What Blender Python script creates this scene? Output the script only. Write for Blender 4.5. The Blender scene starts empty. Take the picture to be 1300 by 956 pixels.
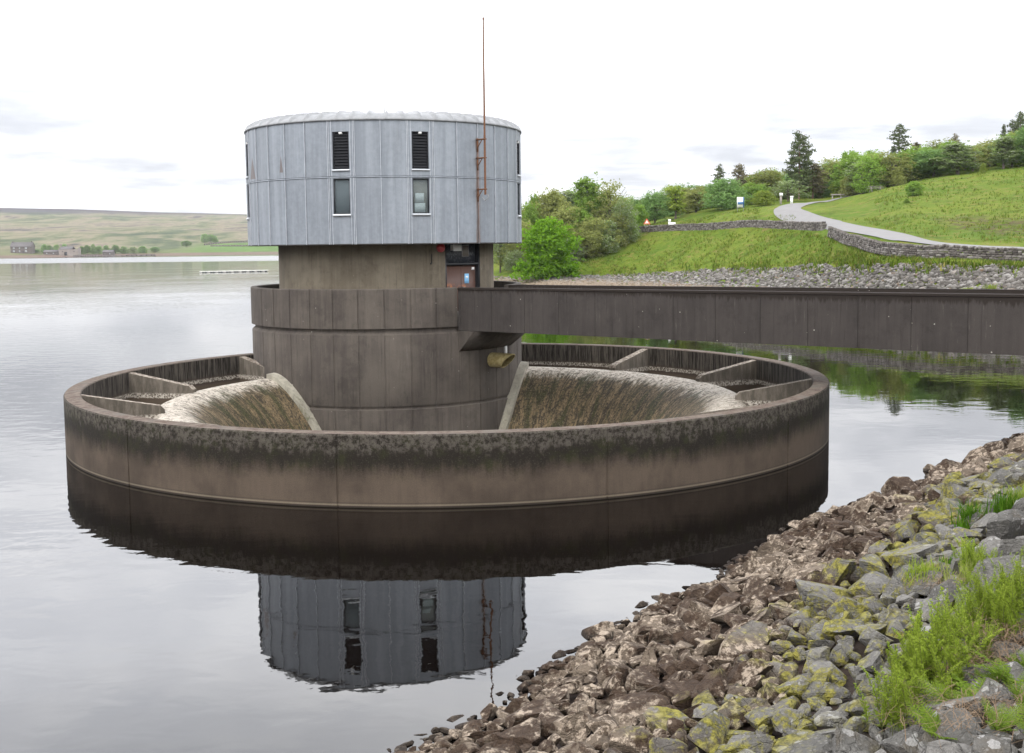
import bpy, math, random
import numpy as np
from mathutils import Vector, Matrix, noise as mnoise

R_ = math.radians
random.seed(7)
rng = np.random.default_rng(11)
scn = bpy.context.scene
col = scn.collection

# ------------------------------------------------------------------ camera model
F, PITCH, ROLL, EYE = 1435.69, .0848, .0111, 6.6304
PX, PY = 650., 433.5
_c, _s, _cr, _sr = math.cos(PITCH), math.sin(PITCH), math.cos(ROLL), math.sin(ROLL)


def ray(px, py):
    u, w = px - PX, py - PY
    u, w = u * _cr - w * _sr, u * _sr + w * _cr
    x, v = u / F, -w / F
    return (x, _c + v * _s, -_s + v * _c)


def at(px, py, d):
    """world point seen at photo pixel (px, py) at distance d along +Y"""
    r = ray(px, py)
    t = d / r[1]
    return (r[0] * t, d, EYE + r[2] * t)


def project(x, y, z):
    z = z - EYE
    d = y * _c - z * _s
    v = -(z * _c + y * _s)
    u, w = F * x / d, F * v / d
    return PX + u * _cr + w * _sr, PY - u * _sr + w * _cr


cam = bpy.data.cameras.new('camera')
cam.sensor_width = 36
cam.lens = F / 1300 * 36
cam.shift_y = -44.5 / 1300
cam.clip_start = .1
cam.clip_end = 12000
camo = bpy.data.objects.new('camera', cam)
col.objects.link(camo)
camo.matrix_world = Matrix.Translation((0, 0, EYE)) @ Matrix.Rotation(math.pi / 2 - PITCH, 4, 'X') @ Matrix.Rotation(-ROLL, 4, 'Z')
scn.camera = camo

# ------------------------------------------------------------------ object helpers
ROOT = {}


def tag(o, label=None, cat=None, group=None, kind=None):
    if label: o['label'] = label
    if cat: o['category'] = cat
    if group: o['group'] = group
    if kind: o['kind'] = kind
    return o


def empty(name, loc, rz=0):
    o = bpy.data.objects.new(name, None)
    o.empty_display_size = .3
    col.objects.link(o)
    o.location = loc
    o.rotation_euler = (0, 0, rz)
    ROOT[o.name] = Vector(loc)
    return o


def mesh_np(name, V, faces, smooth=False):
    """V (N,3); faces: list of arrays (M,k) or list of tuples"""
    me = bpy.data.meshes.new(name)
    V = np.asarray(V, dtype=np.float32)
    if isinstance(faces, np.ndarray):
        faces = [faces]
    if len(faces) and isinstance(faces[0], np.ndarray):
        idx = np.concatenate([f.ravel() for f in faces]).astype(np.int32)
        tot = np.concatenate([np.full(len(f), f.shape[1], np.int32) for f in faces])
    else:
        idx = np.array([i for f in faces for i in f], np.int32)
        tot = np.array([len(f) for f in faces], np.int32)
    start = np.concatenate([[0], np.cumsum(tot)[:-1]]).astype(np.int32) if len(tot) else tot
    me.vertices.add(len(V)); me.vertices.foreach_set('co', V.ravel())
    me.loops.add(len(idx)); me.loops.foreach_set('vertex_index', idx)
    me.polygons.add(len(tot)); me.polygons.foreach_set('loop_start', start); me.polygons.foreach_set('loop_total', tot)
    if smooth:
        me.polygons.foreach_set('use_smooth', np.ones(len(tot), bool))
    me.update(calc_edges=True)
    return me


def link(name, me, mats, parent=None, loc=None):
    o = bpy.data.objects.new(name, me)
    col.objects.link(o)
    for m in (mats if isinstance(mats, (list, tuple)) else [mats]):
        me.materials.append(m)
    if parent: o.parent = parent
    if loc: o.location = loc
    return o


class MB:
    def __init__(s):
        s.v, s.f, s.m, s.uv = [], [], [], []

    def quadface(s, pts, mi=0, uv=None):
        i = len(s.v)
        s.v += [tuple(p) for p in pts]
        s.f.append(tuple(range(i, i + len(pts))))
        s.m.append(mi)
        s.uv.append(uv)

    def box(s, x0, x1, y0, y1, z0, z1, M=None, mi=0):
        P = [(x0, y0, z0), (x1, y0, z0), (x1, y1, z0), (x0, y1, z0), (x0, y0, z1), (x1, y0, z1), (x1, y1, z1), (x0, y1, z1)]
        s.hexa(P, M, mi)

    def hexa(s, P, M=None, mi=0):
        if M is not None: P = [tuple(M @ Vector(p)) for p in P]
        i = len(s.v)
        s.v += [tuple(p) for p in P]
        for f in ((0, 3, 2, 1), (4, 5, 6, 7), (0, 1, 5, 4), (1, 2, 6, 5), (2, 3, 7, 6), (3, 0, 4, 7)):
            s.f.append(tuple(i + k for k in f)); s.m.append(mi); s.uv.append(None)

    def tube(s, pts, rad, n=8, caps=True, mi=0):
        pts = [Vector(p) for p in pts]
        rad = rad if isinstance(rad, (list, tuple)) else [rad] * len(pts)
        i0 = len(s.v)
        for k, p in enumerate(pts):
            d = (pts[min(k + 1, len(pts) - 1)] - pts[max(k - 1, 0)]).normalized()
            a = Vector((0, 0, 1)) if abs(d.z) < .9 else Vector((1, 0, 0))
            e1 = d.cross(a).normalized(); e2 = d.cross(e1)
            for j in range(n):
                t = 2 * math.pi * j / n
                s.v.append(tuple(p + (e1 * math.cos(t) + e2 * math.sin(t)) * rad[k]))
        for k in range(len(pts) - 1):
            for j in range(n):
                a = i0 + k * n + j; b = i0 + k * n + (j + 1) % n
                s.f.append((a, b, b + n, a + n)); s.m.append(mi); s.uv.append(None)
        if caps:
            s.f.append(tuple(i0 + j for j in range(n))); s.m.append(mi); s.uv.append(None)
            e = i0 + (len(pts) - 1) * n
            s.f.append(tuple(e + j for j in reversed(range(n)))); s.m.append(mi); s.uv.append(None)

    def lathe(s, c, prof, angs, rmod=None, skip=None, mi=0, closed=False, rref=None, zmod=None):
        """prof: list of (r,z); angs degrees, azimuth 0 faces the camera (-Y), + towards +X"""
        i0 = len(s.v); n = len(prof); m = len(angs)
        vl = [0]
        for k in range(1, n):
            vl.append(vl[-1] + math.hypot(prof[k][0] - prof[k - 1][0], prof[k][1] - prof[k - 1][1]))
        rref = rref or max(p[0] for p in prof)
        for a in angs:
            t = R_(a); sn, cs = math.sin(t), -math.cos(t)
            for (r, z) in prof:
                rr = rmod(a, r, z) if rmod else r
                zz = zmod(a, r, z) if zmod else z
                s.v.append((c[0] + sn * rr, c[1] + cs * rr, zz))
        for i in range(m if closed else m - 1):
            i2 = (i + 1) % m
            a0 = angs[i]; a1 = angs[i2] if i2 else angs[i] + (angs[1] - angs[0])
            for k in range(n - 1):
                if skip and skip((a0 + a1) / 2, (prof[k][0] + prof[k + 1][0]) / 2, (prof[k][1] + prof[k + 1][1]) / 2): continue
                s.f.append((i0 + i * n + k, i0 + i2 * n + k, i0 + i2 * n + k + 1, i0 + i * n + k + 1)); s.m.append(mi)
                u0, u1 = R_(a0) * rref, R_(a1) * rref
                s.uv.append([(u0, vl[k]), (u1, vl[k]), (u1, vl[k + 1]), (u0, vl[k + 1])])

    def arcbox(s, c, r0, r1, a0, a1, z0, z1, n=6, mi=0):
        """solid curved block"""
        prof = [(r0, z0), (r1, z0), (r1, z1), (r0, z1), (r0, z0)]
        angs = [a0 + (a1 - a0) * k / n for k in range(n + 1)]
        s.lathe(c, prof, angs, mi=mi)
        for a in (a0, a1):
            t = R_(a); sn, cs = math.sin(t), -math.cos(t)
            q = [(c[0] + sn * r, c[1] + cs * r, z) for r, z in prof[:4]]
            s.quadface(q if a == a0 else q[::-1], mi)

    def build(s, name, mats, parent=None, smooth=False, base=None):
        base = Vector(base) if base is not None else Vector((0, 0, 0))
        p = parent
        while p is not None:
            if p.name in ROOT:
                base = ROOT[p.name]; break
            p = p.parent
        V = np.array(s.v, dtype=np.float64) - np.array(base)
        me = mesh_np(name, V, s.f, smooth)
        me.polygons.foreach_set('material_index', np.array(s.m, np.int32))
        if any(u is not None for u in s.uv):
            uvl = me.uv_layers.new(name='UVMap')
            arr = []
            for f, u in zip(s.f, s.uv):
                if u is None: arr += [0, 0] * len(f)
                else:
                    for q in u: arr += [q[0], q[1]]
            uvl.data.foreach_set('uv', np.array(arr, np.float32))
        import bmesh
        bm = bmesh.new(); bm.from_mesh(me)
        bmesh.ops.recalc_face_normals(bm, faces=bm.faces)
        bm.to_mesh(me); bm.free()
        if smooth:
            me.polygons.foreach_set('use_smooth', np.ones(len(me.polygons), bool))
            try: me.set_sharp_from_angle(angle=R_(32))
            except Exception: pass
        o = link(name, me, mats, parent)
        if parent is None: o.location = base
        return o


def joint_angles(a0, a1, step, joints, half=.16, inner=.10):
    """angle list with four extra angles at every joint"""
    A = set(np.round(np.arange(a0, a1 + 1e-6, step), 4)) | {a0, a1}
    A = {a for a in A if all(abs(a - j) > half * 1.6 for j in joints)}
    for j in joints:
        if a0 < j < a1: A |= {round(j - half, 4), round(j - inner, 4), round(j + inner, 4), round(j + half, 4)}
    return sorted(A)


def near_joint(a, joints, w):
    return any(abs((a - j + 180) % 360 - 180) < w for j in joints)


# ------------------------------------------------------------------ node helpers
class NT:
    def __init__(s, tree):
        s.t = tree; s.n = tree.nodes; s.l = tree.links

    def N(s, typ, **kw):
        n = s.n.new(typ)
        for k, v in kw.items(): setattr(n, k, v)
        return n

    def put(s, sock, v):
        if isinstance(v, bpy.types.NodeSocket): s.l.new(v, sock)
        elif v is not None:
            if isinstance(v, (tuple, list)) and len(v) == 3 and sock.type == 'RGBA': v = (*v, 1)
            sock.default_value = v

    def coord(s, which='Object'):
        return s.N('ShaderNodeTexCoord').outputs[which]

    def pos(s): return s.N('ShaderNodeNewGeometry').outputs['Position']

    def island(s): return s.N('ShaderNodeNewGeometry').outputs['Random Per Island']

    def objrand(s): return s.N('ShaderNodeObjectInfo').outputs['Random']

    def scale(s, v, sc, off=(0, 0, 0)):
        m = s.N('ShaderNodeMapping'); s.put(m.inputs[0], v); m.inputs['Scale'].default_value = sc; m.inputs['Location'].default_value = off
        return m.outputs[0]

    def noise(s, vec, scale, detail=3, rough=.55, dist=0, out='Fac'):
        n = s.N('ShaderNodeTexNoise'); s.put(n.inputs['Vector'], vec)
        n.inputs['Scale'].default_value = scale; n.inputs['Detail'].default_value = detail; n.inputs['Roughness'].default_value = rough; n.inputs['Distortion'].default_value = dist
        return n.outputs[out]

    def vor(s, vec, scale, out='Distance', feature='F1', rand=1):
        n = s.N('ShaderNodeTexVoronoi', feature=feature); s.put(n.inputs['Vector'], vec)
        n.inputs['Scale'].default_value = scale; n.inputs['Randomness'].default_value = rand
        return n.outputs[out]

    def white(s, v, dim='1D'):
        n = s.N('ShaderNodeTexWhiteNoise', noise_dimensions=dim)
        s.put(n.inputs['W' if dim == '1D' else 'Vector'], v)
        return n.outputs['Value']

    def m(s, op, a, b=None, c=None, clamp=False):
        n = s.N('ShaderNodeMath', operation=op, use_clamp=clamp)
        for k, v in enumerate((a, b, c)):
            if v is not None: s.put(n.inputs[k], v)
        return n.outputs[0]

    def ss(s, v, a, b, lo=0., hi=1.):
        n = s.N('ShaderNodeMapRange', interpolation_type='SMOOTHSTEP'); s.put(n.inputs[0], v)
        for k, q in enumerate((a, b, lo, hi)): s.put(n.inputs[k + 1], q)
        return n.outputs[0]

    def ramp(s, f, stops, interp='LINEAR'):
        n = s.N('ShaderNodeValToRGB'); s.put(n.inputs[0], f); cr = n.color_ramp; cr.interpolation = interp
        while len(cr.elements) < len(stops): cr.elements.new(.5)
        for e, (p, c) in zip(cr.elements, stops):
            e.position = p; e.color = (*c, 1) if len(c) == 3 else c
        return n.outputs[0]

    def mix(s, f, a, b, blend='MIX'):
        n = s.N('ShaderNodeMix', data_type='RGBA', blend_type=blend)
        s.put(n.inputs[0], f); s.put(n.inputs[6], a); s.put(n.inputs[7], b)
        return n.outputs[2]

    def sep(s, v):
        n = s.N('ShaderNodeSeparateXYZ'); s.put(n.inputs[0], v)
        return n.outputs

    def comb(s, x, y, z):
        n = s.N('ShaderNodeCombineXYZ')
        for k, v in enumerate((x, y, z)): s.put(n.inputs[k], v)
        return n.outputs[0]

    def bump(s, h, strength=.5, dist=.02, normal=None):
        n = s.N('ShaderNodeBump'); s.put(n.inputs['Height'], h); s.put(n.inputs['Strength'], strength); s.put(n.inputs['Distance'], dist)
        if normal is not None: s.put(n.inputs['Normal'], normal)
        return n.outputs[0]

    def bright(s, c, f):
        """colour times scalar"""
        n = s.N('ShaderNodeVectorMath', operation='SCALE'); s.put(n.inputs[0], c); s.put(n.inputs['Scale'], f)
        return n.outputs[0]

    def pbsdf(s, base, rough=.8, metal=0., normal=None, spec=None, **kw):
        n = s.N('ShaderNodeBsdfPrincipled')
        s.put(n.inputs['Base Color'], base); s.put(n.inputs['Roughness'], rough); s.put(n.inputs['Metallic'], metal)
        if spec is not None: s.put(n.inputs['Specular IOR Level'], spec)
        if normal is not None: s.put(n.inputs['Normal'], normal)
        for k, v in kw.items(): s.put(n.inputs[k], v)
        return n.outputs[0]

    def out(s, sh):
        o = s.N('ShaderNodeOutputMaterial'); s.l.new(sh, o.inputs['Surface'])


def material(name):
    m = bpy.data.materials.new(name); m.use_nodes = True
    m.node_tree.nodes.clear()
    return m, NT(m.node_tree)


def plain(name, c, rough=.6, metal=0., var=.12, sc=8):
    m, t = material(name)
    n = t.noise(t.coord(), sc, 3)
    t.out(t.pbsdf(t.bright(c, t.m('MULTIPLY_ADD', n, 2 * var, 1 - var)), rough, metal))
    return m

# ------------------------------------------------------------------ concrete and metal materials
def lichen_mask(t, p, scale, rad, seed=0.):
    """sparse round white lichen spots"""
    q = t.scale(p, (1, 1, 1), (seed, seed * .7, seed * 1.3))
    d = t.vor(q, scale)
    rnd = t.sep(t.vor(q, scale, 'Color'))[0]
    wob = t.noise(p, 30, 2)
    lim = t.m('MULTIPLY', t.m('SUBTRACT', rnd, .55, clamp=True), rad * 2.4)
    return t.m('LESS_THAN', t.m('ADD', d, t.m('MULTIPLY_ADD', wob, .06, -.03)), lim)


def concrete(name, ca, cb, panel=None, drips=None, spots=.05, speck=.35, moss=None):
    m, t = material(name)
    p = t.coord()
    x, y, z = t.sep(p)
    big = t.noise(p, .55, 4, .6)
    st = t.noise(t.scale(p, (2.2, 2.2, .16)), 1.6, 4, .62)
    fine = t.noise(p, 42, 3, .7)
    base = t.mix(t.ss(t.m('ADD', t.m('MULTIPLY', big, .6), t.m('MULTIPLY', st, .4)), .36, .64), ca, cb)
    f = t.m('MULTIPLY_ADD', fine, speck * 2, 1 - speck)
    if panel:
        u, v, _ = t.sep(t.coord('UV'))
        w = t.white(t.m('FLOOR', t.m('DIVIDE', t.m('ADD', u, panel[1]), panel[0])))
        f = t.m('MULTIPLY', f, t.m('MULTIPLY_ADD', w, .22, .89))
    runs = t.ss(t.noise(t.scale(p, (5.5, 5.5, .22)), 1.7, 5, .7), .52, .70)
    blot = t.ss(t.noise(p, 1.4, 5, .72), .50, .68)
    f = t.m('MULTIPLY', f, t.m('MULTIPLY_ADD', runs, -.30, 1.06))
    f = t.m('MULTIPLY', f, t.m('MULTIPLY_ADD', blot, -.22, 1.06))
    ef = t.ss(t.noise(t.scale(p, (7, 7, .6)), 1.9, 4, .7), .60, .74)
    base = t.mix(t.m('MULTIPLY', ef, .28), base, (.15, .135, .115))
    base = t.bright(base, f)
    if drips is not None:
        d = t.noise(t.scale(p, (5, 5, .5)), 2.2, 4, .7)
        d2 = t.noise(t.scale(p, (1, 1, 0)), .9, 3)
        lim = t.m('MULTIPLY_ADD', d, .62, t.m('MULTIPLY_ADD', d2, .25, -.20))
        msk = t.ss(t.m('SUBTRACT', t.m('ADD', z, lim), drips[0]), -.02, .13)
        msk = t.m('MULTIPLY', msk, t.ss(z, drips[0] + .6, drips[0] + .4)) if False else msk
        base = t.mix(t.m('MULTIPLY', msk, drips[1]), base, (.018, .013, .01))
    if moss is not None:
        g = t.ss(t.noise(p, 1.3, 4, .7), .56, .74)
        g = t.m('MULTIPLY', g, t.ss(z, moss[1], moss[0]))
        base = t.mix(t.m('MULTIPLY', g, .75), base, (.045, .05, .012))
    if spots:
        base = t.mix(t.m('MULTIPLY', lichen_mask(t, p, 2.3, .05), .7), base, (.36, .34, .30))
        base = t.mix(t.m('MULTIPLY', lichen_mask(t, p, 3.4, .065, 5.), .6), base, (.33, .31, .27))
    h = t.m('ADD', t.m('MULTIPLY', fine, .5), t.noise(p, 150, 2))
    t.out(t.pbsdf(base, .9, 0, t.bump(h, .5, .008), spec=.25))
    return m


M_PANEL = concrete('panel_concrete', (.055, .046, .0395), (.088, .075, .062), panel=(6.16 * R_(10), -6.16 * R_(4.8)))
M_SHAFT = concrete('shaft_concrete', (.100, .083, .060), (.148, .125, .092), spots=.03)
M_BRIDGE = concrete('bridge_concrete', (.030, .0255, .0230), (.044, .0375, .0335), drips=(4.93, .9), speck=.3)
M_DECK = concrete('deck_concrete', (.1, .095, .085), (.17, .16, .145), spots=0)
M_KERB = concrete('kerb_concrete', (.18, .165, .13), (.30, .28, .225), spots=0, moss=(.3, .9))


def ring_material():
    m, t = material('ring_concrete')
    p = t.coord(); x, y, z = t.sep(p)
    fine = t.noise(p, 40, 3, .7)
    big = t.noise(p, .5, 4, .6)
    st = t.noise(t.scale(p, (3, 3, .25)), 1.5, 4, .65)
    low = t.mix(t.ss(big, .35, .65), (.052, .039, .029), (.086, .065, .048))
    low = t.bright(low, t.m('MULTIPLY_ADD', st, .5, .75))
    # algae band above top water level
    edge = t.m('ADD', t.m('MULTIPLY_ADD', st, .8, -.40), t.m('ADD', t.m('MULTIPLY_ADD', t.noise(p, .33, 3, .6), .5, -.25), t.m('MULTIPLY_ADD', t.noise(p, 3.5, 5, .75), .34, -.17)))
    zz = t.m('ADD', z, edge)
    rough_edge = t.m('ADD', zz, t.m('MULTIPLY_ADD', t.noise(p, 22, 3, .7), .34, -.17))
    dark = t.ss(rough_edge, .62, 1.22)
    mossn = t.ss(t.noise(p, 2.1, 5, .7), .44, .68)
    darkc = t.mix(mossn, (.0135, .0108, .008), (.020, .021, .008))
    darkc = t.mix(t.ss(t.noise(p, 26, 3, .75), .55, .7), darkc, (.045, .04, .03))
    c = t.mix(t.m('MULTIPLY', dark, .95), low, darkc)
    # crusty lichen below the coping
    cr = t.m('MULTIPLY', t.ss(zz, 1.36, 1.62), t.ss(t.noise(p, 7, 5, .8), .41, .58))
    c = t.mix(t.m('MULTIPLY', cr, .85), c, (.084, .073, .060))
    # top face, brown silt
    nz = t.sep(t.N('ShaderNodeNewGeometry').outputs['Normal'])[2]
    top = t.ss(nz, .6, .85)
    tc = t.mix(t.ss(t.noise(p, 5, 4, .7), .35, .65), (.072, .048, .036), (.14, .112, .09))
    tc = t.mix(t.ss(t.noise(p, 1.2, 3), .45, .7), tc, (.11, .095, .08))
    c = t.mix(top, c, tc)
    # thin pale tide line just above the water with a dark wet edge under it
    tl = t.m('MULTIPLY', t.ss(z, .045, .06), t.ss(z, .10, .085))
    c = t.mix(t.m('MULTIPLY', tl, .22), c, (.36, .31, .22))
    wet = t.ss(z, .05, .03)
    c = t.mix(t.m('MULTIPLY', wet, .85), c, (.02, .016, .012))
    dk = t.m('MULTIPLY', t.ss(z, .10, .11), t.ss(z, .15, .12))
    c = t.mix(t.m('MULTIPLY', dk, .5), c, (.04, .032, .024))
    c = t.bright(c, t.m('MULTIPLY_ADD', fine, .6, .7))
    c = t.mix(t.m('MULTIPLY', lichen_mask(t, p, 2.2, .05), t.ss(z, .9, 1.1)), c, (.30, .28, .24))
    h = t.m('ADD', fine, t.m('MULTIPLY', t.noise(p, 12, 4, .7), t.m('MULTIPLY_ADD', dark, 1.5, .3)))
    t.out(t.pbsdf(c, .92, 0, t.bump(h, .6, .015), spec=.2))
    return m


def ring_inner_material():
    m, t = material('ring_inner_concrete')
    p = t.coord(); x, y, z = t.sep(p)
    fine = t.noise(p, 36, 3, .7)
    st = t.noise(t.scale(p, (7, 7, .5)), 1.6, 4, .7)
    up = t.mix(t.ss(st, .4, .62), (.018, .015, .012), (.085, .073, .06))
    band = t.m('MULTIPLY', t.ss(t.m('ADD', z, t.m('MULTIPLY_ADD', t.noise(p, 6, 4), .12, -.06)), .86, .91), t.ss(z, 1.08, 1.0))
    bn = t.ss(t.noise(p, 14, 4, .8), .42, .58)
    c = t.mix(t.ss(z, 1.2, 1.0), up, (.05, .037, .027))
    c = t.mix(t.ss(z, .9, .7), c, (.085, .064, .047))
    c = t.mix(t.m('MULTIPLY', band, bn), c, (.42, .38, .32))
    nz = t.sep(t.N('ShaderNodeNewGeometry').outputs['Normal'])[2]
    tc = t.mix(t.ss(t.noise(p, 8, 4, .75), .42, .6), (.06, .047, .036), (.24, .20, .165))
    c = t.mix(t.ss(nz, .3, .6), c, tc)
    c = t.bright(c, t.m('MULTIPLY_ADD', fine, .7, .65))
    t.out(t.pbsdf(c, .9, 0, t.bump(t.m('ADD', fine, t.noise(p, 10, 4, .7)), .6, .02), spec=.2))
    return m


def fin_material():
    m, t = material('fin_concrete')
    p = t.coord(); x, y, z = t.sep(p)
    fine = t.noise(p, 36, 3, .7)
    st = t.noise(t.scale(p, (3, 3, .6)), 1.6, 4, .7)
    c = t.mix(t.ss(st, .38, .66), (.075, .064, .05), (.135, .115, .092))
    band = t.m('MULTIPLY', t.ss(t.m('ADD', z, t.m('MULTIPLY_ADD', t.noise(p, 6, 4), .12, -.06)), .84, .9), t.ss(z, 1.1, 1.0))
    c = t.mix(t.ss(z, 1.12, .95), c, (.075, .056, .04))
    c = t.mix(t.m('MULTIPLY', band, t.ss(t.noise(p, 14, 4, .8), .42, .58)), c, (.44, .40, .34))
    nz = t.sep(t.N('ShaderNodeNewGeometry').outputs['Normal'])[2]
    tc = t.mix(t.ss(t.noise(p, 8, 4, .75), .42, .6), (.10, .075, .056), (.32, .28, .23))
    c = t.mix(t.ss(nz, .3, .6), c, tc)
    c = t.bright(c, t.m('MULTIPLY_ADD', fine, .7, .65))
    t.out(t.pbsdf(c, .9, 0, t.bump(fine, .5, .015), spec=.2))
    return m


def bell_material():
    m, t = material('bellmouth_concrete')
    p = t.coord(); x, y, z = t.sep(p)
    uv = t.coord('UV'); u, v, _ = t.sep(uv)
    st = t.noise(t.comb(t.m('MULTIPLY', u, 4.2), t.m('MULTIPLY', v, 1.1), 0), 1., 6, .78, 1.2)
    st2 = t.noise(t.comb(t.m('MULTIPLY', u, 1.6), t.m('MULTIPLY', v, .35), 3.), 1., 4, .65, .8)
    grain = t.noise(p, 9, 5, .85)
    c = t.mix(t.ss(st, .40, .60), (.030, .022, .011), (.175, .125, .066))
    c = t.mix(t.ss(st2, .47, .62), c, (.034, .034, .009))
    c = t.mix(t.m('MULTIPLY', t.ss(grain, .48, .58), .85), c, (.016, .013, .007))
    c = t.mix(t.m('MULTIPLY', t.ss(t.noise(p, 15, 4, .85), .56, .64), .7), c, (.22, .175, .12))
    gm = t.ss(t.noise(t.comb(t.m('MULTIPLY', u, .9), t.m('MULTIPLY', v, .3), 9.), 1., 4, .7), .60, .74)
    c = t.mix(t.m('MULTIPLY', gm, t.ss(z, .4, -.1)), c, (.05, .06, .008))
    # bleached, limey crest
    e = t.m('ADD', z, t.m('ADD', t.m('MULTIPLY_ADD', st, 1.1, -.55), t.m('MULTIPLY_ADD', t.noise(p, 2.2, 4), .5, -.25)))
    wt = t.ss(e, .70, 1.08)
    cw = t.mix(t.ss(t.noise(p, 7, 5, .85), .40, .52), (.07, .054, .036), (.48, .43, .36))
    c = t.mix(t.m('MULTIPLY', wt, .92), c, cw)
    # outside of the lip: brown
    t2 = t.m('MULTIPLY', t.ss(z, .98, .86), t.m('GREATER_THAN', t.ss(v, 3.2, 3.0), .5))
    c = t.mix(t2, c, (.085, .062, .045))
    t.out(t.pbsdf(c, .8, 0, t.bump(t.m('ADD', t.m('MULTIPLY', st, 1.2), grain), .7, .03), spec=.35))
    return m


M_RING, M_RINGIN, M_FIN, M_BELL = ring_material(), ring_inner_material(), fin_material(), bell_material()


def zinc_material():
    m, t = material('zinc_cladding')
    p = t.coord(); x, y, z = t.sep(p)
    u, v, _ = t.sep(t.coord('UV'))
    W = 6.2 * R_(10)
    pi_ = t.m('FLOOR', t.m('DIVIDE', t.m('SUBTRACT', u, 6.2 * R_(4.6)), W))
    tier = t.m('GREATER_THAN', z, 9.47)
    w = t.white(t.m('ADD', pi_, t.m('MULTIPLY', tier, 57.3)))
    st = t.noise(t.scale(p, (2.4, 2.4, .1)), 1.5, 4, .6)
    mot = t.noise(p, 5, 5, .7)
    c = t.mix(t.ss(t.m('ADD', t.m('MULTIPLY', st, .6), t.m('MULTIPLY', mot, .4)), .35, .65), (.185, .203, .226), (.262, .284, .31))
    c = t.bright(c, t.m('MULTIPLY_ADD', w, .14, .92))
    # brown bare patches where the coating has peeled (near the left edge)
    ud = t.m('DIVIDE', u, 6.2)   # radians

    def wedge(az, zt, zb, wid):
        k = t.m('DIVIDE', t.m('SUBTRACT', zt, z), zt - zb)
        wd = t.m('MULTIPLY', k, R_(wid))
        d = t.m('ABSOLUTE', t.m('SUBTRACT', ud, R_(az)))
        a = t.m('LESS_THAN', d, wd)
        return t.m('MULTIPLY', a, t.m('GREATER_THAN', z, zb))
    for az, zt, zb, wid in ((-60.5, 10.55, 9.6, 3.4), (-37.6, 10.45, 9.75, 1.0)):
        c = t.mix(t.m('MULTIPLY', wedge(az, zt, zb, wid), .8), c, (.13, .10, .09))
    # rust running down below the mast brackets
    rn = t.noise(t.comb(t.m('MULTIPLY', u, 16), t.m('MULTIPLY', z, 1.1), 0), 1, 3, .7)
    d = t.m('ABSOLUTE', t.m('SUBTRACT', ud, t.m('MULTIPLY_ADD', rn, .012, R_(44.6) - .006)))
    ru = t.m('MULTIPLY', t.ss(d, .030, .004), t.ss(z, 11.2, 11.0))
    ru = t.m('MULTIPLY', ru, t.ss(rn, .36, .60))
    c = t.mix(t.m('MULTIPLY', ru, .8), c, (.15, .075, .035))
    # faint dirt below sills and at the lower edge
    dr = t.noise(t.scale(p, (9, 9, .3)), 1.4, 3, .6)
    c = t.mix(t.m('MULTIPLY', t.ss(dr, .58, .76), .35), c, (.24, .25, .26))
    # oil-canning
    oil = t.noise(t.scale(p, (1.6, 1.6, .35)), 1.4, 2, .4)
    t.out(t.pbsdf(c, t.m('MULTIPLY_ADD', mot, .2, .42), .45, t.bump(oil, .6, .05), spec=.4))
    return m


M_ZINC = zinc_material()
M_SEAM_HILITE = plain('zinc_seam_highlight', (.40, .42, .45), .45, .4, .25, 5)  # same zinc, made paler: the standing-seam highlight is put into the colour
M_ROOF = plain('roof_sheet', (.235, .24, .245), .6, .1, .35, 5)
M_FLASH = plain('flashing_metal', (.45, .47, .49), .4, .5, .15, 6)
M_DARK = plain('black_paint', (.012, .013, .016), .5, 0, .2, 6)
M_LOUVRE = plain('louvre_black', (.012, .013, .016), .95, 0, .2, 6)
M_SOFFIT = plain('soffit_board', (.035, .032, .03), .9)
M_RUST = plain('rusty_steel', (.14, .062, .03), .85, .1, .5, 14)
M_GREYSTEEL = plain('grey_steel', (.32, .31, .30), .6, .4, .2, 12)
M_WHITE = plain('white_paint', (.74, .74, .72), .5, 0, .08)
M_RED = plain('red_paint', (.42, .035, .04), .4)
M_BLUE = plain('sky_blue_sign', (.22, .47, .72), .5, 0, .04)
M_ORANGE = plain('orange_paint', (.65, .13, .05), .6)
M_PIPE = None


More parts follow.
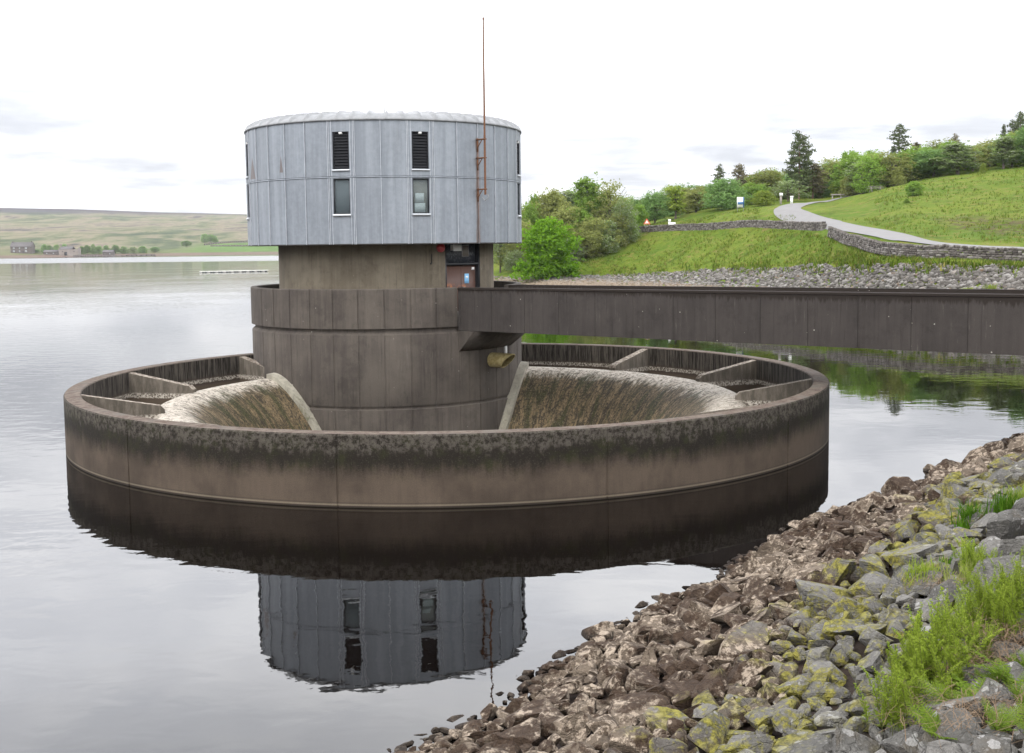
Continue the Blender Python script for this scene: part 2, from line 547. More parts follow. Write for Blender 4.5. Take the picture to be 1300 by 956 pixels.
def misc_materials():
    global M_DOOR, M_TRANSOM, M_GLASS, M_ROOMDARK, M_ROOMPALE, M_PIPE
    m, t = material('brown_door_paint')
    p = t.coord(); x, y, z = t.sep(p)
    n = t.noise(t.scale(p, (4, 4, 1)), 3, 4, .7)
    c = t.mix(t.ss(n, .5, .72), (.085, .042, .03), (.075, .04, .03))
    ru = t.m('MULTIPLY', t.ss(t.noise(p, 2.6, 4, .7), .5, .62), t.ss(z, 5.1, 4.9))
    c = t.mix(t.m('MULTIPLY', ru, .8), c, (.30, .10, .03))
    t.out(t.pbsdf(c, .6)); M_DOOR = m
    m, t = material('slate_panel')
    p = t.coord()
    q = t.scale(p, (3, 3, 2.)); w = t.noise(q, 2.2, 4, .7, 1.5)
    c = t.mix(t.ss(w, .52, .62), (.022, .024, .030), (.10, .105, .115))
    t.out(t.pbsdf(c, .5)); M_TRANSOM = m
    m, t = material('window_glass')
    g = t.N('ShaderNodeBsdfDiffuse'); t.put(g.inputs['Color'], (.22, .25, .27))
    tr = t.N('ShaderNodeBsdfTransparent'); t.put(tr.inputs[0], (.86, .9, .9))
    mx = t.N('ShaderNodeMixShader'); mx.inputs[0].default_value = .22; t.l.new(tr.outputs[0], mx.inputs[1]); t.l.new(g.outputs[0], mx.inputs[2])
    t.out(mx.outputs[0]); M_GLASS = m
    M_ROOMDARK = plain('room_grey', (.13, .145, .155), .9, 0, .35, 2)
    M_ROOMPALE = plain('room_cream', (.30, .265, .21), .9, 0, .15, 2)
    m, t = material('mossy_pipe')
    p = t.coord()
    c = t.mix(t.ss(t.noise(p, 5, 4, .7), .4, .6), (.22, .17, .06), (.34, .28, .13))
    t.out(t.pbsdf(c, .8, 0, t.bump(t.noise(p, 30, 3), .4, .01))); M_PIPE = m


misc_materials()

# ------------------------------------------------------------------ the spillway ring
RC = (-2.2016, 41.7397)
TC = (-5.722, 52.35)
seams = [-40 + 30 * k for k in range(-3, 8)]
spill = empty('spillway_ring', (RC[0], RC[1], 0))
tag(spill, 'round concrete overflow spillway standing in the water below the drum tower', 'spillway')
seam_j = [s + .2 for s in (-129.5, -100, -70, -40, -10, 20, 50, 80, 110, 140)]
A = joint_angles(-134, 172, 1.0, seam_j, .14, .09)
b = MB()
prof = [(13.464, -3), (13.464, .0), (13.464, .5), (13.464, 1.0), (13.464, 1.5), (13.464, 1.85), (13.43, 1.892), (12.95, 1.892), (12.915, 1.86)]
b.lathe(RC, prof, A, rmod=lambda a, r, z: r - .025 if (r > 13.3 and near_joint(a, seam_j, .12)) else r)
b.lathe(RC, [(12.915, 1.86), (12.915, 1.0), (12.915, -3)], A, mi=1)
b.build('ring_wall', [M_RING, M_RINGIN], spill, smooth=True)


def bell_z(r):
    return 1.08 if r >= 10.2 else 1.08 - .31 * (10.2 - r) ** 2


for k, az in enumerate([-70, -100, -130.5, -40, -10, 20, 50, 80, 110, 140]):
    b = MB()
    t = R_(az); sn, cs = math.sin(t), -math.cos(t)
    hw = .17
    P = [(12.93, 1.84), (10.42, 1.34), (10.28, 1.2), (10.28, -1.5), (12.93, -1.5)]
    sides = []
    for sg in (-1, 1):
        sides.append([(RC[0] + sn * r + sg * hw * -cs * 1, RC[1] + cs * r + sg * hw * sn, z) for r, z in P])
    n = len(P)
    b.quadface(sides[0]); b.quadface(sides[1][::-1])
    for i in range(n):
        j = (i + 1) % n
        b.quadface([sides[0][i], sides[1][i], sides[1][j], sides[0][j]])
    b.build('radial_fin', M_FIN, spill)

b = MB()
prof = [(10.78, -2.5), (10.78, .6), (10.74, .85), (10.62, 1.0), (10.45, 1.07), (10.3, 1.085)]
prof += [(r, bell_z(r)) for r in np.linspace(10.2, 3.2, 42)]
bj = [s + 11 for s in range(-175, 185, 15)]
b.lathe(RC, prof, sorted(set(list(np.arange(-180, 180, 1.25)))), closed=True, rref=10.)
b.build('bellmouth', M_BELL, spill, smooth=True)

# kerbs where the funnel meets the tower
TR = 6.161
for sg, (f0, f1) in ((-1, (-78, -14)), (1, (22, 98))):
    b = MB(); row = []
    for f in np.linspace(f0, f1, 40):
        t = R_(f); sn, cs = math.sin(t), -math.cos(t)
        q = []
        for rr in (TR - .05, TR + .36):
            px_, py_ = TC[0] + sn * rr, TC[1] + cs * rr
            R0 = math.hypot(px_ - RC[0], py_ - RC[1])
            q.append((px_, py_, bell_z(min(R0, 10.2))))
        R0 = math.hypot(q[1][0] - RC[0], q[1][1] - RC[1])
        if R0 > 10.45 or R0 < 4.9: continue
        zt = max(q[0][2], q[1][2]) * .5 + min(q[0][2], q[1][2]) * .5 + .2
        row.append([(q[0][0], q[0][1], zt + .04), (q[1][0], q[1][1], zt), (q[1][0], q[1][1], q[1][2] - .6), (q[0][0], q[0][1], q[0][2] - .6)])
    for i in range(len(row) - 1):
        for k in range(4):
            k2 = (k + 1) % 4
            b.quadface([row[i][k], row[i + 1][k], row[i + 1][k2], row[i][k2]])
    b.quadface(row[0]); b.quadface(row[-1][::-1])
    b.build('funnel_kerb', M_KERB, spill)

# ------------------------------------------------------------------ the valve tower
tower = empty('valve_tower', (TC[0], TC[1], 0))
tag(tower, 'round concrete tower with grey metal drum house on top, rising from the spillway', 'tower')
J = [4.8 + 10 * k for k in range(-18, 18)]
A = joint_angles(-180, 179.9, 2.5, J, .34, .2)
B_AZ = 50.3
jf = lambda d: (lambda a, r, z: r - d if near_joint(a, J, .26) and r > 6.1 else r)
b = MB()
prof = [(6.161, -4.5), (6.161, -.10), (6.09, -.07), (6.09, -.02), (6.15, .06), (6.161, .08), (6.161, 1.5), (6.161, 2.98), (6.15, 3.02), (6.02, 3.13), (6.02, 3.28)]
b.lathe(TC, prof, A, rmod=jf(.025), closed=True)
b.build('lower_shaft', M_PANEL, tower, smooth=True)
b = MB()
A2 = [a for a in joint_angles(B_AZ + 16.2, B_AZ - 15.75 + 360, 2.5, [j + 360 if j < B_AZ else j for j in J], .34, .2)]
prof = [(6.02, 3.272), (6.185, 3.272), (6.185, 4.0), (6.185, 4.875), (6.16, 4.904), (5.93, 4.904), (5.90, 4.875), (5.90, 3.80)]
b.lathe(TC, prof, A2, rmod=jf(.035))
for a in (A2[0], A2[-1]):
    t_ = R_(a); b.quadface([(TC[0] + math.sin(t_) * r, TC[1] - math.cos(t_) * r, z) for r, z in ((5.9, 3.272), (6.185, 3.272), (6.185, 4.9), (5.9, 4.9))])
b.build('parapet', M_PANEL, tower, smooth=True)
b = MB(); b.lathe(TC, [(6.02, 3.28), (5.95, 3.80), (4.7, 3.802)], [k * 5 for k in range(72)], closed=True)
b.build('walkway', M_DECK, tower)

SR = 4.907
D0, D1 = 36.4, 62.2
b = MB()
aa = sorted(set(list(np.arange(-180, 180, 3.))) | {D0, D1})
b.lathe(TC, [(SR, 3.7), (SR, 3.8), (SR, 6.80)], aa, closed=True, skip=lambda a, r, z: D0 < a < D1 and z > 3.75)
b.build('upper_shaft', M_SHAFT, tower, smooth=True)
# doorway
dw = MB()
dw.arcbox(TC, SR - .42, SR - .02, D0 - .1, D0 + .9, 3.8, 6.79, 1); dw.arcbox(TC, SR - .42, SR - .02, D1 - .9, D1 + .1, 3.8, 6.79, 1)
dw.arcbox(TC, SR - .32, SR - .05, D0 + .9, D1 - .9, 5.80, 5.90, 8)
dwo = dw.build('door_frame', M_DARK, tower)
for a0, a1 in ((D0 + 1.0, 48.6), (48.9, D1 - 1.0)):
    b = MB(); b.arcbox(TC, SR - .26, SR - .2, a0, a1, 3.82, 5.79, 6)
    lo = b.build('door', M_DOOR, tower)
    if a0 > 45:
        b = MB(); b.arcbox(TC, SR - .2, SR - .185, 51.4, 54.9, 5.0, 5.42, 2)
        b.build('notice', M_BLUE, lo)
        b = MB(); b.arcbox(TC, SR - .19, SR - .178, 52.3, 53.9, 5.22, 5.32, 2)
        b.build('notice_symbol', M_WHITE, lo)
        b = MB(); b.arcbox(TC, SR - .2, SR - .14, 57.4, 59.2, 5.58, 5.70, 2)
        b.build('door_closer', M_WHITE, lo)
        b = MB(); b.arcbox(TC, SR - .2, SR - .12, 50.0, 50.8, 4.7, 4.85, 2)
        b.build('handle', M_GREYSTEEL, lo)
b = MB(); b.arcbox(TC, SR - .26, SR - .2, D0 + .9, D1 - .9, 5.90, 6.72, 8)
tr = b.build('transom_panel', M_TRANSOM, tower)
b = MB(); b.arcbox(TC, SR - .199, SR - .185, 49.5, 55.2, 6.16, 6.68, 3)
v = b.build('vent_frame', M_GREYSTEEL, tr)
b = MB()
for k in range(9): b.arcbox(TC, SR - .185, SR - .17, 50.1, 54.6, 6.21 + k * .048, 6.235 + k * .048, 3)
b.build('vent_slats', plain('vent_brown', (.12, .085, .05), .8), tr)
b = MB(); b.arcbox(TC, SR - .2, SR + .02, 41.4, 46.3, 6.43, 6.68, 3)
b.arcbox(TC, SR + .02, SR + .05, 41.2, 46.5, 6.41, 6.70, 3)
b.build('floodlight', M_WHITE, tower)
# red alarm sounder, round
b = MB(); t_ = R_(33.6); axis = Vector((math.sin(t_), -math.cos(t_), 0)); c0 = Vector((TC[0], TC[1], 6.56)) + axis * (SR - .02)
b.tube([c0, c0 + axis * .1, c0 + axis * .16, c0 + axis * .2], [.19, .19, .15, .07], 20)
b.build('alarm_sounder', M_RED, tower, smooth=True)
b = MB(); t_ = R_(28.6); q = [Vector((TC[0] + math.sin(t_) * (SR + .025), TC[1] - math.cos(t_) * (SR + .025), z)) for z in (6.3, 5.95)]
b.tube(q, .018, 6); b.tube([q[1], q[1] + Vector((-.05, 0, -.08))], .03, 6)
b.build('cable', M_DARK, tower)

# drum house
DR = 6.203
WIN = [-10.45, 19.55, 79.55, 109.55, -70.45, -100.45, 169.55, 199.55 - 360]
ZB, ZM, ZT = 6.734, 9.468, 11.744
ZL0, ZL1, ZU0, ZU1 = 7.97, 9.40, 9.775, 11.285
HW = 3.2
JD = [4.6 + 10 * k for k in range(-18, 18)]


def inwin(a, z):
    for w in WIN:
        if abs((a - w + 180) % 360 - 180) < HW: return ZL0 < z < ZL1 or ZU0 < z < ZU1
    return False


A = set(np.round(np.arange(-180, 180, 1.25), 3))
for w in WIN:
    A = {a for a in A if abs(abs((a - w + 180) % 360 - 180) - HW) > .5}
    for sg in (-1, 1):
        A.add(round((w + sg * HW + 180) % 360 - 180, 3))
A = sorted(A)


def oil(a, r, z):
    i = math.floor((a - 4.6) / 10)
    u = ((a - 4.6) / 10) % 1
    for w in WIN:
        if abs((a - w + 180) % 360 - 180) < 5.2: return r
    n = mnoise.noise(Vector((i * 3.7, z * .55, 1.3)))
    tier = ZB if z < ZM else ZM
    k = math.sin(math.pi * min(max((z - tier) / 2.5, 0), 1))
    return r + .03 * n * math.sin(math.pi * u) * k


for nm, z0, z1 in (('lower', ZB, 9.43), ('upper', 9.50, ZT)):
    zz = sorted({z0, z1, *(q for q in (ZL0, ZL1, ZU0, ZU1) if z0 < q < z1), *np.round(np.linspace(z0, z1, 7)[1:-1], 3)})
    b = MB()
    b.lathe(TC, [(DR, z) for z in zz], A, closed=True, skip=lambda a, r, z: inwin(a, z), rmod=oil, rref=6.2)
    for j in JD:           # standing seams
        if any(abs((j - w + 180) % 360 - 180) < 5.6 for w in WIN):
            for q in (j - .28, j + .28): b.arcbox(TC, DR - .03, DR + .03, q - .10, q + .10, z0 + .004, z1 - .004, 1, mi=1)
        else:
            b.arcbox(TC, DR - .03, DR + .042, j - .10, j + .10, z0 + .004, z1 - .004, 1, mi=1)
    for w in WIN:          # strips either side of the window bay
        for q in (w - HW - .5, w + HW + .5): b.arcbox(TC, DR - .03, DR + .022, q - .09, q + .09, z0 + .004, z1 - .004, 1, mi=1)
    b.build('drum_cladding', [M_ZINC, M_SEAM_HILITE], tower, smooth=True)
b = MB(); b.lathe(TC, [(DR - .06, 9.42), (DR + .022, 9.432), (DR + .022, 9.475), (DR - .06, 9.50)], [k * 2.5 for k in range(144)], closed=True)
b.build('drum_flashing', M_ZINC, tower)
b = MB(); b.lathe(TC, [(DR - .05, ZB + .03), (DR + .02, ZB + .03), (DR + .02, ZB - .02), (DR - .04, ZB - .02), (DR - .10, ZB + .02), (4.7, ZB + .02)], [k * 2.5 for k in range(144)], closed=True)
b.build('drum_soffit', M_SOFFIT, tower)
b = MB(); b.lathe(TC, [(DR - .7, ZB), (DR - .7, ZT)], [k * 5 for k in range(72)], closed=True)
b.build('drum_lining', M_LOUVRE, tower)
for w in WIN:
    w = (w + 180) % 360 - 180
    # lower glazed window
    b = MB()
    for a0, a1, z0, z1 in ((w - HW, w - HW + .3, ZL0, ZL1), (w + HW - .3, w + HW, ZL0, ZL1), (w - HW + .3, w + HW - .3, ZL0, ZL0 + .04), (w - HW + .3, w + HW - .3, ZL1 - .04, ZL1)):
        b.arcbox(TC, DR - .16, DR - .03, a0, a1, z0, z1, 2)
    f = b.build('window', M_DARK, tower)
    b = MB(); b.arcbox(TC, DR - .08, DR - .065, w - HW + .3, w + HW - .3, ZL0 + .04, ZL1 - .04, 3)
    b.build('pane', M_GLASS, f)
    b = MB(); b.arcbox(TC, DR - .05, DR + .07, w - HW - .3, w + HW + .3, ZL0 - .09, ZL0 - .002, 3)
    b.build('sill', M_FLASH, f)
    b = MB(); b.arcbox(TC, DR - .20, DR - .17, w - 3.4, w + 3.4, 7.8, 9.42, 3)
    b.build('blind', M_ROOMPALE if abs(w - 19.55) < 1 else M_ROOMDARK, f)
    if abs(w - 19.55) < 1:
        b = MB(); b.arcbox(TC, DR - .168, DR - .13, w - 1.9, w + 1.5, 8.42, 8.80, 3); b.arcbox(TC, DR - .168, DR - .12, w - 2.2, w + 1.9, 8.02, 8.40, 3)
        b.build('white_box', M_WHITE, f)
    # upper louvre
    b = MB()
    for a0, a1, z0, z1 in ((w - HW, w - HW + .3, ZU0, ZU1), (w + HW - .3, w + HW, ZU0, ZU1), (w - HW + .3, w + HW - .3, ZU0, ZU0 + .04), (w - HW + .3, w + HW - .3, ZU1 - .05, ZU1)):
        b.arcbox(TC, DR - .16, DR - .02, a0, a1, z0, z1, 2)
    lf = b.build('louvre', M_LOUVRE, tower)
    b = MB()
    for k in range(12):
        z = ZU0 + .06 + k * .118
        b.lathe(TC, [(DR - .13, z + .10), (DR - .05, z), (DR - .045, z + .012), (DR - .125, z + .112)], [w - HW + .3, w, w + HW - .3])
    b.build('louvre_slats', M_LOUVRE, lf)
    b = MB(); b.arcbox(TC, DR - .05, DR + .06, w - HW - .2, w + HW + .2, ZU0 - .075, ZU0 - .003, 3)
    b.build('sill', M_FLASH, lf)
    b = MB(); b.arcbox(TC, DR - .1, DR + .03, w - .55, w + .55, ZU1 - .1, ZU1 - .02, 2)
    b.build('lamp', M_WHITE, lf)
# roof: low dome of ribbed sheets
b = MB()
prof = [(DR - .04, ZT - .02), (DR + .06, ZT - .02), (DR + .06, ZT + .05), (DR - .04, ZT + .15), (5.95, ZT + .28), (5.72, ZT + .34), (5.3, ZT + .39), (4.4, ZT + .45), (2.5, ZT + .52), (0.02, ZT + .56)]
zr = {}
nseg = 56


def ribz(a, r, z):
    if z < ZT + .1: return z
    k = (a * nseg / 360.) % 1
    return z + (.085 if k < .22 else -.02) * min(1, r / 5.0)


b.lathe(TC, prof, [k * 360 / (nseg * 9) - 180 for k in range(nseg * 9)], closed=True, zmod=ribz)
b.build('roof', M_ROOF, tower)
b = MB(); b.tube([(TC[0], TC[1], ZT + .7), (TC[0], TC[1], 13.85)], .018, 6)
b.build('lightning_rod', M_GREYSTEEL, tower)
# radio mast on rusty brackets
AZM = 44.5
t_ = R_(AZM); ax = Vector((math.sin(t_), -math.cos(t_), 0))
cpt = lambda r, z: Vector((TC[0], TC[1], z)) + ax * r
b = MB(); b.tube([cpt(DR + .47, 8.75), cpt(DR + .47, 11.2)], .045, 8); b.tube([cpt(DR + .47, 11.2), cpt(DR + .47, 13.8), cpt(DR + .48, 15.95)], [.04, .036, .03], 8)
b.tube([cpt(DR + .48, 15.9), cpt(DR + .48, 16.0)], .04, 8)
b.tube([cpt(DR + .48, 15.95), cpt(DR + .5, 17.6)], [.014, .006], 6)
ms = b.build('radio_mast', M_RUST, tower, smooth=True)
b = MB()
lp = [cpt(DR + .47 + .16 * math.sin(k * .5), 8.75 - .12 + .14 * math.cos(k * .5)) + Vector((.05 * math.sin(k), 0, 0)) for k in range(11)]
b.tube(lp, .012, 5); b.build('cable_loop', M_GREYSTEEL, ms)
for z in (11.05, 10.28, 8.98):
    b = MB()
    side = Vector((ax.y, -ax.x, 0))
    for sgn in (-1, 1):
        b.tube([cpt(DR + .01, z) + side * .05 * sgn, cpt(DR + .52, z) + side * .05 * sgn], .028, 5)
    b.tube([cpt(DR + .02, z - .34), cpt(DR + .30, z - .02)], .02, 5)
    b.tube([cpt(DR + .025, z - .5), cpt(DR + .025, z + .06)], .04, 5)
    b.build('mast_bracket', M_RUST, ms)
b = MB(); b.tube([cpt(DR + .035, 6.76), cpt(DR + .035, 11.0)], .016, 5)
b.build('cable_conduit', M_RUST, tower)
# discharge pipe and corbel under the bridge
b = MB()
t_ = R_(52.); ax = Vector((math.sin(t_), -math.cos(t_), 0)); sd = Vector((-ax.y, ax.x, 0))
c0 = Vector((TC[0], TC[1], 1.72)) + ax * (TR - .1)
n = 20; ri, ro = .27, .32
ring = []
for rr, ph in ((ro, 0), (ri, 0)):
    pass
V = []
for k in range(n):
    a = 2 * math.pi * k / n
    off = lambda r: sd * (math.cos(a) * r) + Vector((0, 0, math.sin(a) * r))
    L = .98 + .30 * math.sin(a)
    V.append([c0 + off(ro), c0 + off(ro) + ax * L, c0 + off(ri) + ax * L, c0 + off(ri)])
for k in range(n):
    q = V[k]; w = V[(k + 1) % n]
    for i in range(3): b.quadface([q[i], w[i], w[i + 1], q[i + 1]])
b.tube([c0 + ax * .5, c0 + ax * .56], ro + .02, 20, caps=False)
pp = b.build('outlet_pipe', M_PIPE, tower, smooth=True)
b = MB(); b.box(-.09, .09, -.02, .05, -.2, .2, Matrix.Translation(Vector((TC[0], TC[1], 2.05)) + R_(0) * ax + Vector((math.sin(R_(61.5)), -math.cos(R_(61.5)), 0)) * (TR + .03)) @ Matrix.Rotation(R_(61.5), 4, 'Z'))
b.build('junction_box', M_WHITE, tower)
b = MB()
aa = [B_AZ - 15.8 + 31.6 * k / 8 for k in range(9)]
b.lathe(TC, [(TR - .05, 2.22), (TR + .03, 2.22), (TR + 1.15, 3.09), (TR - .05, 3.09), (TR - .05, 2.22)], aa)
for a in (aa[0], aa[-1]):
    t_ = R_(a); b.quadface([(TC[0] + math.sin(t_) * r, TC[1] - math.cos(t_) * r, z) for r, z in ((TR - .05, 2.22), (TR + .03, 2.22), (TR + 1.15, 3.09), (TR - .05, 3.09))])
b.build('corbel', M_PANEL, tower)

# ------------------------------------------------------------------ the footbridge
BD = Vector((.770, -.638, 0)); BN = Vector((.638, .770, 0))
B0 = Vector((-2.14, 47.116, 0))
bridge = empty('access_bridge', (B0.x + BD.x * 14, B0.y + BD.y * 14, 0))
tag(bridge, 'long plain concrete bridge running from the tower to the bank', 'bridge')
LB = 34.
SL = .0062


def bpt(s, n, z):
    p = B0 + BD * s + BN * n
    return (p.x, p.y, z + SL * s)


def parapet(n0, n1, outer, s0=0.):
    b = MB()
    js = [1.718 * k for k in range(0, 20)]
    S = [s0]
    for j in js:
        if j - .03 > s0 and j + .03 < LB: S += [j - .015, j - .009, j + .009, j + .015]
    S.append(LB)
    prof = lambda ins: [(outer + ins, 3.11), (outer + ins, 4.79), (outer, 4.80), (outer - (.03 if outer < 1 else -.03), 4.82), (outer - (.03 if outer < 1 else -.03), 4.885), (outer, 4.905), (n1 if outer == n0 else n0, 4.905), (n1 if outer == n0 else n0, 3.55), ]
    rows = []
    for i, s in enumerate(S):
        ins = 0
        if 0 < i < len(S) - 1 and (i - 1) % 4 in (1, 2): ins = .018 if outer < 1 else -.018
        rows.append([bpt(s, n, z) for n, z in prof(ins)])
    for i in range(len(rows) - 1):
        for k in range(len(rows[0]) - 1):
            b.quadface([rows[i][k], rows[i + 1][k], rows[i + 1][k + 1], rows[i][k + 1]])
        b.quadface([rows[i][0], rows[i + 1][0], rows[i + 1][-1], rows[i][-1]])
    b.quadface(rows[0]); b.quadface(rows[-1][::-1])
    b.build('parapet', M_BRIDGE, bridge)


parapet(0, .24, 0, -.12); parapet(3.27, 3.51, 3.51, -.10)
b = MB()
rows = [[bpt(s, n, z) for n, z in ((.24, 3.12), (3.27, 3.12), (3.27, 3.76), (.24, 3.76))] for s in (-.25, 17, LB)]
for i in range(2):
    for k in range(4): b.quadface([rows[i][k], rows[i + 1][k], rows[i + 1][(k + 1) % 4], rows[i][(k + 1) % 4]])
b.quadface(rows[0]); b.quadface(rows[-1][::-1])
b.build('deck', M_DECK, bridge)
b = MB()
rows = [[bpt(s, n, z) for n, z in ((.3, -2.), (3.2, -2.), (3.2, 3.1), (.3, 3.1))] for s in (26, 28)]
for k in range(4): b.quadface([rows[0][k], rows[1][k], rows[1][(k + 1) % 4], rows[0][(k + 1) % 4]])
b.quadface(rows[0]); b.quadface(rows[-1][::-1])
b.build('abutment', M_BRIDGE, bridge)

# ------------------------------------------------------------------ sky and sun
W = bpy.data.worlds.new('World'); scn.world = W; W.use_nodes = True
W.node_tree.nodes.clear()
t = NT(W.node_tree)
SUN_EL, SUN_AZ = R_(48), R_(215)      # azimuth clockwise from +Y: behind the camera, to the left
sky = t.N('ShaderNodeTexSky', sky_type='NISHITA'); sky.sun_disc = False
sky.sun_elevation = SUN_EL; sky.sun_rotation = SUN_AZ; sky.air_density = 1.; sky.dust_density = 2.
g = t.coord('Generated'); gx, gy, gz_ = t.sep(g)
el = t.m('MAXIMUM', gz_, 0.)
# flat cloud layer coordinates
inv = t.m('DIVIDE', 1., t.m('ADD', el, .12))
cl = t.comb(t.m('MULTIPLY', gx, inv), t.m('MULTIPLY', gy, inv), 0)
n1 = t.noise(cl, .42, 5, .55, .4); n2 = t.noise(cl, 2.6, 4, .5, .3)
cloud = t.m('ADD', t.m('MULTIPLY', n1, .65), t.m('MULTIPLY', n2, .35))
lum = t.ramp(el, [(0., (.096,) * 3), (.07, (.120,) * 3), (.12, (.140,) * 3), (.2, (.27,) * 3), (.32, (.50,) * 3), (.42, (.48,) * 3), (.6, (.30,) * 3), (1., (.22,) * 3)])
lum = t.m('MULTIPLY', t.sep(lum)[0], 100.)
lowsky = t.ss(el, .30, .12)
cv = t.m('MULTIPLY', lum, t.m('ADD', t.m('MULTIPLY', lowsky, t.ss(cloud, .36, .60, .66, 1.22)), t.m('MULTIPLY', t.m('SUBTRACT', 1., lowsky), t.ss(cloud, .34, .66, .78, 1.18))))
tint = t.mix(t.ss(cloud, .35, .6), (.93, .96, 1.04), (.985, .985, 1.0))
ov = t.bright(tint, cv)
mixc = t.mix(.08, ov, sky.outputs[0])
bg = t.N('ShaderNodeBackground'); t.put(bg.inputs[0], mixc); bg.inputs[1].default_value = .1
wo = t.N('ShaderNodeOutputWorld'); t.l.new(bg.outputs[0], wo.inputs[0])

sl = bpy.data.lights.new('sun', 'SUN'); sl.energy = 1.3; sl.angle = R_(14); sl.color = (1., .955, .89)
so = bpy.data.objects.new('sun', sl); col.objects.link(so)
sd_ = Vector((math.sin(SUN_AZ) * math.cos(SUN_EL), math.cos(SUN_AZ) * math.cos(SUN_EL), math.sin(SUN_EL)))
so.rotation_euler = sd_.to_track_quat('Z', 'Y').to_euler(); so.location = (0, -20, 60)

scn.view_settings.view_transform = 'Standard'; scn.view_settings.look = 'None'
scn.view_settings.exposure = 0; scn.view_settings.gamma = 1
scn.cycles.max_bounces = 8; scn.cycles.diffuse_bounces = 3; scn.cycles.glossy_bounces = 4; scn.cycles.transparent_max_bounces = 8
scn.cycles.volume_bounces = 1; scn.cycles.use_denoising = True
scn.cycles.sample_clamp_indirect = 8

# ------------------------------------------------------------------ water
m, t = material('lake_water')
p = t.pos(); x, y, z = t.sep(p)
w1 = t.noise(t.scale(p, (1, 1.5, 1)), .8, 2, .45, .4)
w2 = t.noise(t.scale(p, (1.4, 1., 1)), 2.2, 3, .55, .4)
w3 = t.noise(t.scale(p, (1, 1.5, 1)), 7, 2, .5)
calm = t.noise(p, .05, 2, .5)
amp = t.ss(calm, .35, .65, .45, 1.25)
left = t.ss(x, 3, -14, .30, .80)
hgt = t.m('ADD', t.m('MULTIPLY', w1, .014), t.m('ADD', t.m('MULTIPLY', w2, .0022), t.m('MULTIPLY', w3, .0003)))
hgt = t.m('MULTIPLY', hgt, t.m('MULTIPLY', amp, left))
far = t.m('MULTIPLY', t.ss(y, 560, 640), t.ss(y, 1010, 930))
hgt = t.m('MULTIPLY', hgt, t.m('MULTIPLY_ADD', far, 4.5, 1))
nrm = t.bump(hgt, 1., 1.)
rg = t.m('MULTIPLY_ADD', far, .16, t.ss(y, 60, 500, .012, .05))
t.out(t.pbsdf((.0022, .0014, .0010), rg, 0, nrm, **{'IOR': 1.333}))
M_WATER = m
angs = np.linspace(0, 2 * math.pi, 145)[:-1]
V = []
for r in (10.55, 60., 300., 7000.):
    for a in angs: V.append((RC[0] + r * math.sin(a), RC[1] + r * math.cos(a), 0))
Fq = []
for k in range(3):
    for i in range(144): Fq.append((k * 144 + i, k * 144 + (i + 1) % 144, (k + 1) * 144 + (i + 1) % 144, (k + 1) * 144 + i))
me = mesh_np('water', V, np.array([f[::-1] for f in Fq]))
wt = link('water', me, M_WATER); tag(wt, kind='structure', label='calm dark reservoir water reflecting the pale sky')
if me.polygons[0].normal.z < 0: me.flip_normals()

# lake bed
m, t = material('lake_bed'); t.out(t.pbsdf((.05, .04, .03), 1)); M_BED = m
me = mesh_np('ground', [(-7000, -7000, -18), (7000, -7000, -18), (7000, 7000, -18), (-7000, 7000, -18)], np.array([(0, 1, 2, 3)]))
tag(link('ground', me, M_BED), kind='structure')

